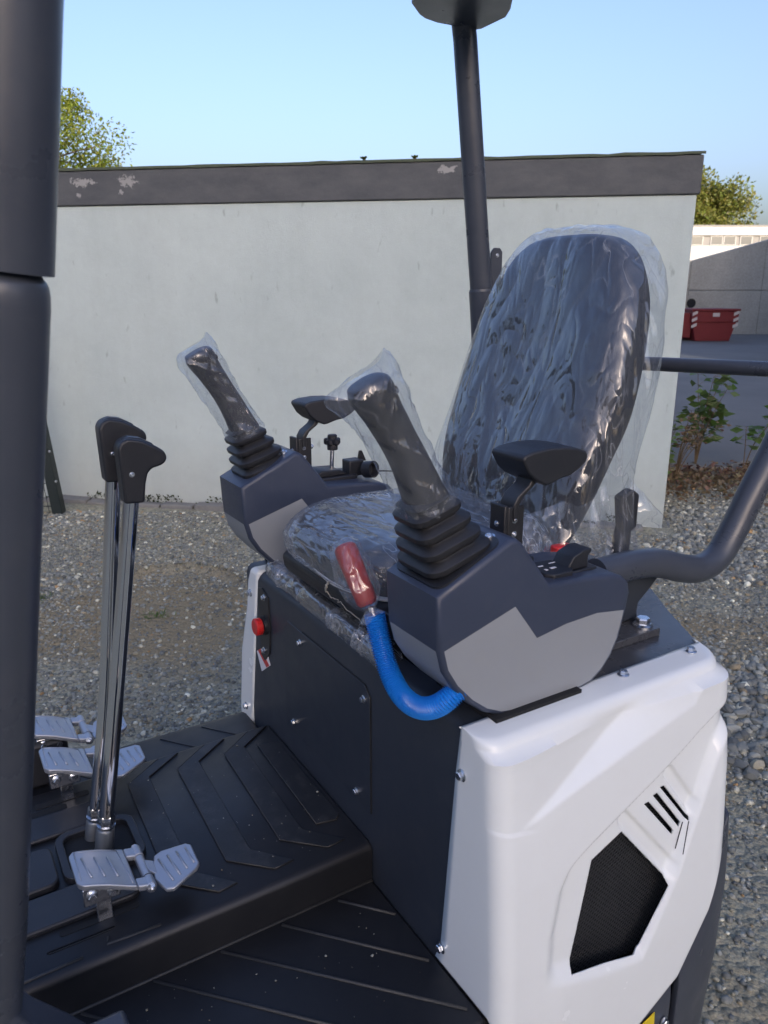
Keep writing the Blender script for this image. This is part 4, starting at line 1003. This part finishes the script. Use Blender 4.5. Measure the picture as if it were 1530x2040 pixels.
# armrests
ar = empty('armrest'); ar.parent = X
AP = [(.146, 1.394), (.149, 1.401), (.165, 1.4055), (.20, 1.4085), (.235, 1.407), (.265, 1.402), (.283, 1.396), (.289, 1.389), (.286, 1.377), (.272, 1.367), (.252, 1.3575), (.232, 1.355), (.208, 1.3480), (.198, 1.3470), (.175, 1.3585), (.160, 1.371)]
MB().prism(AP, 1, -.387, -.306).build('pad', 'black', ar, bevel=.006, seg=3, limit=40)
st = [(.150, 1.29), (.150, 1.318), (.158, 1.332), (.180, 1.347), (.187, 1.358), (.187, 1.366)]
MB().prism([(x - .005, z) for x, z in st] + [(x + .006, z - .002) for x, z in st[::-1]], 1, -.372, -.336).build('strap', 'blackmetal', ar, bevel=.002)
pb_ = MB().box((.128, -.369, 1.199), (.136, -.332, 1.318)); pb_.box((.1362, -.369, 1.199), (.170, -.363, 1.315)); po = pb_.build('post', 'blackmetal', ar, bevel=.002)
for x, z in ((.150, 1.292), (.150, 1.268)): bolt(po, (x, -.369, z), (0, -1, 0), .0055, 'dome', 'screw')
for y, z in ((-.350, 1.285), ): bolt(po, (.128, y, z), (-1, 0, 0), .0055, 'dome', 'screw')
bolt(po, (.176, -.350, 1.290), (1, 0, 0), .0075, 'nut')
copy_tree(ar, X, (-.010, .762, -.008))

# red safety lever with blue corrugated sleeve
rl = empty('safety_lever'); rl.parent = X
RT, RB = Vector((-.063, -.176, 1.233)), Vector((-.052, -.241, 1.140)); rd = (RB - RT).normalized()
b = MB(); b.lathe(RT, rd, [(0, .010), (.002, .016), (.007, .0195), (.02, .0205), (.09, .0185), (.106, .018), (.112, .014), (.113, .006)], 24); b.build('grip', 'red', rl, smooth=60)
hp0 = cr([(-.047, -.252, 1.128), (-.045, -.262, 1.095), (-.044, -.285, 1.050), (-.045, -.318, 1.022), (-.044, -.352, 1.011), (-.041, -.388, 1.016), (-.032, -.418, 1.033), (-.010, -.432, 1.056), (.03, -.425, 1.075)], 420)
L0 = np.concatenate([[0], np.cumsum(np.linalg.norm(np.diff(hp0, axis=0), axis=1))]); U_ = np.linspace(0, L0[-1], 560)
hp = np.stack([np.interp(U_, L0, hp0[:, k]) for k in range(3)], 1)
b = MB(); b.tube(hp, [0.0168 + .0016 * math.cos(2*PI*i/7.0) for i in range(len(hp))], 22); b.build('hose', 'blue', rl, smooth=60)
b = MB(); b.tube([(-.05, -.247, 1.14), (-.045, -.262, 1.095)], .006, 10); b.build('rod', 'zinc', rl)

# drive levers
dl = empty('drive_lever'); dl.parent = X
def lever(t, base, bend, top, gripoff):
    ps = fillet([base, bend, top], .10, 10)
    b = MB(); b.tube(ps, .0142, 24); b.build('shaft', 'chrome', t, smooth=60)
    d = (Vector(bend) - Vector(base)).normalized(); B = Vector(base)
    b = MB(); b.lathe(B - d * .055, d, [(0, .0175), (.065, .0175), (.068, .016)], 24); b.build('sleeve', 'sleeve', t)
    b = MB(); b.lathe(B + d * .0185, d, [(0, .0175), (.003, .0175)], 24); b.lathe(B + d * .022, d, [(0, .0165), (.018, .0165), (.021, .0145)], 6); b.build('nut', 'zinc', t)
    gx, gy, gz = gripoff
    poly = [(-.0185, -.002), (.0165, -.004), (.021, .030), (.026, .048), (.034, .056), (.052, .060), (.060, .066), (.062, .076), (.057, .086), (.044, .095), (.020, .108), (-.002, .113), (-.015, .108), (-.0215, .096)]
    g = MB().prism([(gx + u, gz + w) for u, w in poly], 1, gy - .0195, gy + .0195).build('grip', 'black', t, bevel=.009, seg=4, limit=20)
    tp = MB().prism([(gx + u, gz + w) for u, w in ((-.012, .1095), (0, .1145), (.020, .1105), (.042, .098), (.040, .094), (.0, .107))], 1, gy - .012, gy + .012).build('grip_inlay', 'boot', t, bevel=.003)
    bolt(t, (gx - .002, gy - .0197, gz + .05), (0, -1, 0), .005, 'dome', 'screw')
lever(dl, (-.4593, .0846, .634), (-.384, .080, 1.095), (-.350, .080, 1.308), (-.349, .080, 1.294))
dl2 = empty('drive_lever'); dl2.parent = X
lever(dl2, (-.4672, .150, .613), (-.419, .150, .879), (-.363, .150, 1.330), (-.363, .150, 1.320))

# foot pedals
fpd = empty('foot_pedal'); fpd.parent = X
def pz(a): return float(np.interp(a, [-.545, -.52, -.49, -.46, -.44, -.415], [.692, .688, .678, .664, .657, .654]))
R_ = []
for a in np.linspace(-.540, -.446, 12):
    y0 = -.008 if a > -.534 else -.020; y1 = -.104 - .012 * (a + .54) / .1 if a > -.534 else -.094; z = pz(a)
    R_.append([(a, y0, z), (a, y1, z), (a + .001, y1, z - .013), (a + .001, y0, z - .013)])
pm = MB(); pm.rings(R_)
for y0, y1 in ((-.008, -.032), (-.095, -.118)): pm.rings([[(a, y0, pz(a)), (a, y1, pz(a)), (a, y1, pz(a) - .013), (a, y0, pz(a) - .013)] for a in (-.4458, -.435, -.424)])
ppl = pm.build('pedal_plate', 'alu', fpd, smooth=50, bevel=.003, seg=3)
for y0, y1 in ((-.006, -.033), (-.094, -.119)):
    b = MB(); b.tube([(-.424, y0, .6475), (-.424, y1, .6475)], .0095, 20); b.build('hinge', 'alu', fpd, bevel=.0015)
b = MB(); b.tube([(-.424, -.036, .6475), (-.424, -.091, .6475)], .0085, 20); b.build('hinge_barrel', 'alu', fpd)
bolt(fpd, (-.424, -.119, .6475), (0, -1, 0), .0085, 'nut', 'pivot_bolt', 0); bolt(fpd, (-.424, -.006, .6475), (0, 1, 0), .0085, 'flange', 'pivot_bolt', 0)
def rib2(pts, r=.0019):
    b = MB(); b.tube(pts, r, 6); b.build('grip_rib', 'alu', ppl, smooth=180)
for a in (-.518, -.497, -.476): rib2([(a - .003, -.034, pz(a - .003) + .0006), (a + .004, -.088, pz(a + .004) + .0006)], .0021)
rib2([(a, -.014, pz(a) + .0003) for a in (-.530, -.51, -.49, -.47, -.458)], .0012); rib2([(-.458, -.014, pz(-.458) + .0003), (-.452, -.108, pz(-.452) + .0003)], .0012); rib2([(-.530, -.014, pz(-.53) + .0003), (-.532, -.09, pz(-.53) + .0003)], .0012)
fl = MB(); FP = [(-.400, -.046), (-.385, -.042), (-.342, -.052), (-.334, -.062), (-.336, -.116), (-.345, -.126), (-.392, -.146), (-.404, -.140), (-.414, -.104), (-.410, -.078)]
fz = lambda x: .650 + (x + .41) * .12
vs = [(x, y, fz(x)) for x, y in FP] + [(x, y, fz(x) - .009) for x, y in FP]; n = len(FP)
fl.add(vs, [tuple(range(n)), tuple(range(2*n - 1, n - 1, -1))] + [(i, (i + 1) % n, n + (i + 1) % n, n + i) for i in range(n)])
fl.rings([[(-.420, -.050, .655), (-.420, -.078, .655), (-.420, -.078, .644), (-.420, -.050, .644)], [(-.402, -.058, .650), (-.405, -.100, .650), (-.405, -.100, .641), (-.402, -.058, .641)]])
flo = fl.build('flip_plate', 'alu', fpd, bevel=.003, seg=3)
for k in range(4):
    x = -.392 + k * .0145; b = MB(); b.tube([(x - .004 + .002*k, -.062 - .001*k, fz(x) + .0006), (x + .004, -.128 + .006 * k, fz(x) + .0006)], .0020, 6); b.build('grip_rib', 'alu', flo, smooth=180)
pk_ = MB().box((-.532, -.088, .630), (-.470, -.082, .6655)); pk_.box((-.512, -.084, .545), (-.486, -.076, .64)); po = pk_.build('pedal_bracket', 'zinc', fpd, bevel=.002)
bolt(po, (-.518, -.088, .650), (0, -1, 0), .0095, 'flange'); bolt(po, (-.484, -.088, .645), (0, -1, 0), .0095, 'flange')
for off in ((.006, .386, -.004), (.003, .535, 0)):
    c = copy_tree(fpd, X, off)
MB().prism(rrect(-.60, -.462, .44, .50, .02), 2, .5455, .660).build('pedal_housing', 'black', X, bevel=.01)

# seat
se = empty('seat'); se.parent = X
def loft(levels, n, m, p=.75, fn=None, tilt=.0):
    """levels: z, centre x, half depth, half width"""
    L_ = cr(levels, m); R_ = []
    for i, (z, cx, hd, hw) in enumerate(L_):
        r_ = []
        for k in range(n):
            th = 2*PI*k/n; c_, s_ = math.cos(th), math.sin(th)
            q = Vector((cx - hd * math.copysign(abs(c_) ** p, c_), hw * math.copysign(abs(s_) ** p, s_), z))
            r_.append(fn(q, th, i / (m - 1)) if fn else q)
        R_.append(r_)
    return R_
BK = [(1.12, .430, .052, .158), (1.16, .436, .062, .178), (1.24, .452, .070, .204), (1.32, .474, .072, .222), (1.40, .506, .071, .232), (1.48, .531, .069, .230), (1.56, .555, .066, .220), (1.63, .575, .063, .203), (1.69, .589, .058, .176), (1.73, .597, .052, .145), (1.755, .601, .042, .105), (1.765, .601, .022, .055)]
def bk(q, th, t):
    f = math.cos(th)
    if f > 0: q.x += .020 * f * math.exp(-(q.y / .10) ** 2) * math.sin(min(1, t * 1.25) * PI)      # hollow between the side bolsters
    q.y = q.y * 1.045 - .012
    return q
b = MB(); b.rings(loft(BK, 64, 64, .56, bk)); b.build('backrest', 'vinyl', se, smooth=180)
CU = [(1.092, .215, .215, .190), (1.10, .213, .228, .201), (1.13, .210, .238, .208), (1.165, .210, .236, .207), (1.188, .212, .222, .195), (1.198, .20, .21, .18), (1.202, .20, .15, .13), (1.203, .20, .05, .04)]
b = MB(); b.rings(loft(CU, 64, 36, .55)); b.build('cushion', 'vinyl', se, smooth=180)
MB().prism([(-.018, 1.100), (-.012, 1.065), (.03, 1.030), (.40, 1.030), (.42, 1.108), (.0, 1.108)], 1, -.19, .20).build('seat_pan', 'black', se, bevel=.012, seg=3)
MB().box((.06, -.17, .93), (.38, .19, 1.029)).build('seat_base', 'hollow', se)  # near-black box; the shade of the cavity under the seat is its colour
MB().box((.40, -.16, 1.03), (.47, .16, 1.16)).build('backrest_hinge', 'black', se, bevel=.01)
MB().prism([(.520, 1.255), (.552, 1.268), (.572, 1.255), (.572, 1.185), (.558, 1.178), (.556, 1.120), (.545, 1.085), (.520, 1.06), (.505, 1.08), (.520, 1.13), (.530, 1.19)], 1, -.268, -.244).build('recline_lever', 'black', se, bevel=.005)
b = MB(); b.box((.352, -.268, 1.142), (.392, -.246, 1.180)); b.box((.335, -.265, 1.128), (.360, -.249, 1.155)); b.build('belt_buckle', 'redbtn', se, bevel=.004)

# foam strip along the panel's upper edge, wrapped in film
fs_ = [(.13, .335, 1.022), (.05, .337, 1.022), (.022, .325, 1.020), (.018, .27, 1.013), (.018, .0, 1.006), (.018, -.11, 1.002), (.018, -.20, 1.0)]
fpth = fillet(fs_, .02, 5)
b = MB(); b.tube(fpth, .0135, 12); b.build('edge_foam', 'foam', X, smooth=60)
b = MB(); b.tube([(.055, .02, 1.012), (.055, -.16, 1.008)], .004, 10); b.build('slide_rail', 'chrome', X)

# ================================================================== PLASTIC FILM COVERS (things of their own, resting on the machine)
def film_thing(name, label, grids, mat, base, group=None, thick=True, extra=None):
    """grids: list of (rows of machine points, closed); built round the point base in world space"""
    B = Vector(base); T = empty(name, MW(B), RZ, label=label, cat='plastic cover', group=group)
    for i, (rows_, closed, nm, mt) in enumerate(grids):
        b = MB(); b.rings([[Vector(p) - B for p in r] for r in rows_], closed=closed, cap=False)
        b.build(nm, mt or mat, T, smooth=180)
    return T
def crumple(p, amp, s, seed=0):
    v = Vector((p.x * s[0] + seed, p.y * s[1], p.z * s[2])); w = Vector((noise.noise(v * .8), noise.noise(v * .8 + Vector((9, 0, 0))), noise.noise(v * .8 + Vector((0, 9, 0)))))
    v = v + w * .7
    return amp * (.60 * ridge(v) + .32 * ridge(v * 2.3 + Vector((3, 1, 0))) + .16 * ridge(v * 5.1))
BKF = [(1.045, .44, .15, .270), (1.09, .44, .14, .268), (1.15, .45, .12, .262), (1.22, .460, .104, .250), (1.30, .474, .088, .243), (1.38, .501, .081, .241), (1.46, .528, .078, .238), (1.54, .552, .075, .229), (1.62, .574, .072, .214), (1.69, .592, .069, .190), (1.735, .603, .064, .160), (1.768, .608, .054, .118), (1.781, .608, .034, .07), (1.783, .608, .008, .02)]
def bkf(q, th, t):
    f = math.cos(th); n_ = Vector((-f, math.sin(th), .0))
    if f > 0: q.x += .016 * f * math.exp(-(q.y / .10) ** 2) * math.sin(min(1, t * 1.3) * PI)
    q.y = q.y * 1.03 - .010
    loose_ = (.35 + .9 * max(0, -f)) * (.6 + .9 * max(0, .35 - t) / .35)
    side = max(0, -math.sin(th)) * .8                                        # baggier toward the near rear edge
    if f < .2: q.x += (.022 + .03 * (1 - t)) * max(0, -math.sin(th)) * sm((.2 - f) / .5)
    a_ = .0075 * (loose_ + side) + .0015
    q += n_ * (abs(crumple(q, a_, (8, 8, 3.2))) * .9 + crumple(q, a_ * .22, (22, 22, 9), 4))
    q.z += crumple(q, .012 * (1 - sm(t / .10)), (14, 14, 0), 7)
    if t > .9: q.z += .006 * noise.noise(Vector((q.x * 30, q.y * 30, 0)))
    return q
rb1 = loft(BKF, 150, 170, .60, bkf)
# loose torn tail at the rear near corner
tail_ = []
for i in range(26):
    s = i / 25; r_ = []
    for j in range(14):
        t = j / 13; p = Vector((.575 + .10 * s + .012 * t, -.235 - .02 * s + .02 * math.sin(t * 5 + s * 4), 1.285 - .11 * s ** 1.6 - (.13 * (1 - s * .75)) * t))
        p += Vector((0, 1, 0)) * crumple(p, .012, (16, 16, 16), 3); p.z += .008 * noise.noise(Vector((s * 14, 1, 0))) * (j == 13); r_.append(p)
    tail_.append(r_)
film_thing('seat_back_cover', 'crumpled clear plastic bag pulled over the tall seat backrest', [(rb1, True, 'bag', None), (tail_, False, 'torn_edge', 'film_thin')], 'film', (.45, 0, 1.05), 'plastic covers on the seat')
CUF = [(1.112, .213, .226, .205), (1.12, .211, .243, .216), (1.14, .209, .251, .219), (1.17, .209, .249, .217), (1.195, .212, .232, .203), (1.208, .215, .205, .178), (1.213, .215, .15, .13), (1.214, .215, .04, .03)]
def cuf(q, th, t):
    f = math.cos(th); n_ = Vector((-f, math.sin(th), .5)).normalized()
    q += n_ * (abs(crumple(q, .0075, (4, 12, 10), 11)) + crumple(q, .0035, (20, 30, 24), 2))
    if t < .08: q.z += .010 * noise.noise(Vector((q.x * 9, q.y * 9, 0))) + .012 * abs(math.cos(th)) * (f > 0) * math.exp(-((q.y - .09) / .1) ** 2)
    return q
rc1 = loft(CUF, 150, 76, .56, cuf)
T = film_thing('seat_cushion_cover', 'milky creased plastic sheet stretched over the seat cushion', [(rc1, True, 'sheet', None)], 'film_milky', (.2, 0, 1.1), 'plastic covers on the seat')
hem = [rc1[0][k % 150] - Vector((.2, 0, 1.1)) for k in range(-52, 54)]
b = MB(); b.tube([p + Vector((-.002, 0, .001 * noise.noise(p * 60))) for p in hem], .0048, 6); b.build('elastic_hem', 'hem', T, smooth=180)
th_ = cr([(-.032, -.055, 1.120), (-.034, -.050, 1.108), (-.03, -.042, 1.094), (-.028, -.058, 1.088), (-.026, -.073, 1.087), (-.022, -.108, 1.080), (-.012, -.15, 1.066)], 40)
b = MB(); b.tube([p - np.array([.2, 0, 1.1]) + rng.normal(0, .0012, 3) for p in th_], list(np.interp(np.linspace(0, 1, 40), [0, .35, .4, 1], [.0024, .0022, .0008, .0007])), 5); b.build('loose_thread', 'cloth', T, smooth=180)
# sheet between the seat and the near console
sh = []
for i in range(60):
    s = i / 59; r_ = []
    for j in range(36):
        t = j / 35
        p = Vector((.16 + .36 * s, -.215 - .075 * t, 1.215 - .05 * s - .155 * t ** 1.4 + .10 * s * (1 - t) ** 2))
        p += Vector((.2, -.8, .5)) * crumple(p, .012, (10, 10, 10), 21); r_.append(p)
    sh.append(r_)
film_thing('side_film_sheet', 'clear plastic sheet bunched between the seat and the near console over a red belt buckle', [(sh, False, 'sheet', None)], 'film_thin', (.3, -.25, 1.05), 'plastic covers on the seat')

def grip_bag(name, label, off, seed, wide, tuft):
    sec = [(-.004, .036, .035, 0), (.004, .039, .038, 0), (.02, .039 * wide, .037, -.002), (.05, .0355 * wide, .033, -.003), (.09, .0345 * wide, .031, -.003), (.13, .035 * wide, .031, -.004), (.165, .040 * wide, .033, -.007), (.195, .042 * wide, .034, -.010), (.212, .041 * wide, .031, -.010), (.223, .036 * wide, .022, -.009), (.229, .032 * wide, .010, -.007), (.231, .028 * wide, .002, -.006)]
    o_ = Vector(off)
    def fn(p, th, t):
        n_ = gpv * math.cos(th) + JQ * math.sin(th)
        tw = th * 1.0 + t * 16
        k = ridge(Vector((math.cos(tw) * 1.6 + seed, math.sin(tw) * 1.6, t * 9))) * .0052 + ridge(Vector((math.cos(tw) * 4 + seed, math.sin(tw) * 4, t * 24))) * .0024
        p = p + n_ * (k - .001)
        p = p + n_ * crumple(p, .0022, (34, 34, 24), seed)
        u = max(0, (t - .17) / .07)
        p = p + gpv * (-tuft[0]) * math.exp(-((th - PI) / .35) ** 2) * sm(u) + gpv * tuft[1] * math.exp(-((min(th, 2*PI - th)) / .4) ** 2) * sm(u) + gu * tuft[2] * math.exp(-((min(th, 2*PI - th)) / .6) ** 2) * sm(u)
        p = p + gpv * (-tuft[3]) * math.exp(-((th - PI) / .5) ** 2) * math.exp(-((t - .11) / .06) ** 2)
        return p + o_
    R_ = grip_rings(cr(sec, 70), 64, fn)
    return film_thing(name, label, [(R_, True, 'bag', None)], 'film_thin', tuple(GB0 + o_))
grip_bag('joystick_bag', 'clear plastic bag over the near joystick, with loose corners at its top', (0, 0, 0), 2, 1.0, (.030, .012, .012, .004))
grip_bag('joystick_bag', 'clear twisted plastic bag over the far joystick in front of the pale wall', (.016, .755, -.008), 9, .96, (.004, .003, .012, .010))
for o in list(COL.objects):
    if o.name.startswith('joystick_bag'): o['group'] = 'plastic bags on the joystick grips'
# bag over the red lever grip
R_ = []; ax = rd; u_ = Vector((1, 0, 0)); u_ = (u_ - ax * u_.dot(ax)).normalized(); w_ = ax.cross(u_)
for i in range(50):
    t = i / 49; L_ = -.012 + .150 * t
    r = float(np.interp(t, [0, .04, .12, .4, .7, .82, .87, .90, .95, 1], [.004, .020, .026, .030, .028, .020, .011, .010, .018, .024])); r_ = []
    for k in range(48):
        th = 2*PI*k/48; d_ = u_ * math.cos(th) + w_ * math.sin(th)
        rr = r * (1 + .10 * ridge(Vector((math.cos(th) * 2, math.sin(th) * 2, t * 3))) + .05 * ridge(Vector((math.cos(th) * 5, math.sin(th) * 5, t * 9)))) + .008 * math.exp(-((th - 4.2) / .6) ** 2) * sm(t * 2) * sm((.85 - t) * 3)
        r_.append(RT + ax * (L_ + .006 * (i == 49) * math.sin(th * 3)) + d_ * rr)
    R_.append(r_)
film_thing('lever_bag', 'clear plastic bag tied over the red lever grip above the blue hose', [(R_, True, 'bag', None)], 'film_thin', tuple(RB))
# film wound round the foam strip
R_ = []; fpp = cr([tuple(p) for p in fpth], 230)
for i, p in enumerate(fpp):
    p = Vector(p); t = (Vector(fpp[min(i + 1, 229)]) - Vector(fpp[max(i - 1, 0)])).normalized(); u_ = Vector((0, 0, 1)); w_ = t.cross(u_).normalized(); r_ = []
    for k in range(22):
        th = 2*PI*k/22; tw = i * .30 + th * .8
        rr = .0190 + .0055 * ridge(Vector((i * .16, math.cos(th) * 1.4, math.sin(th) * 1.4))) + .0035 * ridge(Vector((i * .45, math.cos(th) * 3, math.sin(th) * 3)))
        r_.append(p + (u_ * math.cos(th) + w_ * math.sin(th)) * rr)
    R_.append(r_)
film_thing('edge_wrap', 'crinkled plastic film wound along the upper edge of the dark front panel', [(R_, True, 'wrap', None)], 'film_wrap', (.018, 0, 1.006))

# grit, crumbs and dust flakes lying on the mats
P_, r_ = [], []
for i in range(110):
    if rng.random() < .55: x, y, z = rng.uniform(-.55, -.01), rng.uniform(-.50, -.19), .5026
    else: x, y, z = rng.uniform(-.38, -.01), rng.uniform(-.12, .33), .5905
    if z < .55 and y < -.16 - (x + .01) * 0 and y < -.50: continue
    P_.append(tuple(MW((x, y, z)))); r_.append(.0007 * (1 - rng.random()) ** -.45)
tag(stone_cloud('grit', P_, [min(q, .0032) for q in r_], shapes=CH), 'pale grit and crumbs scattered on the black floor mats', 'grit', kind='stuff')
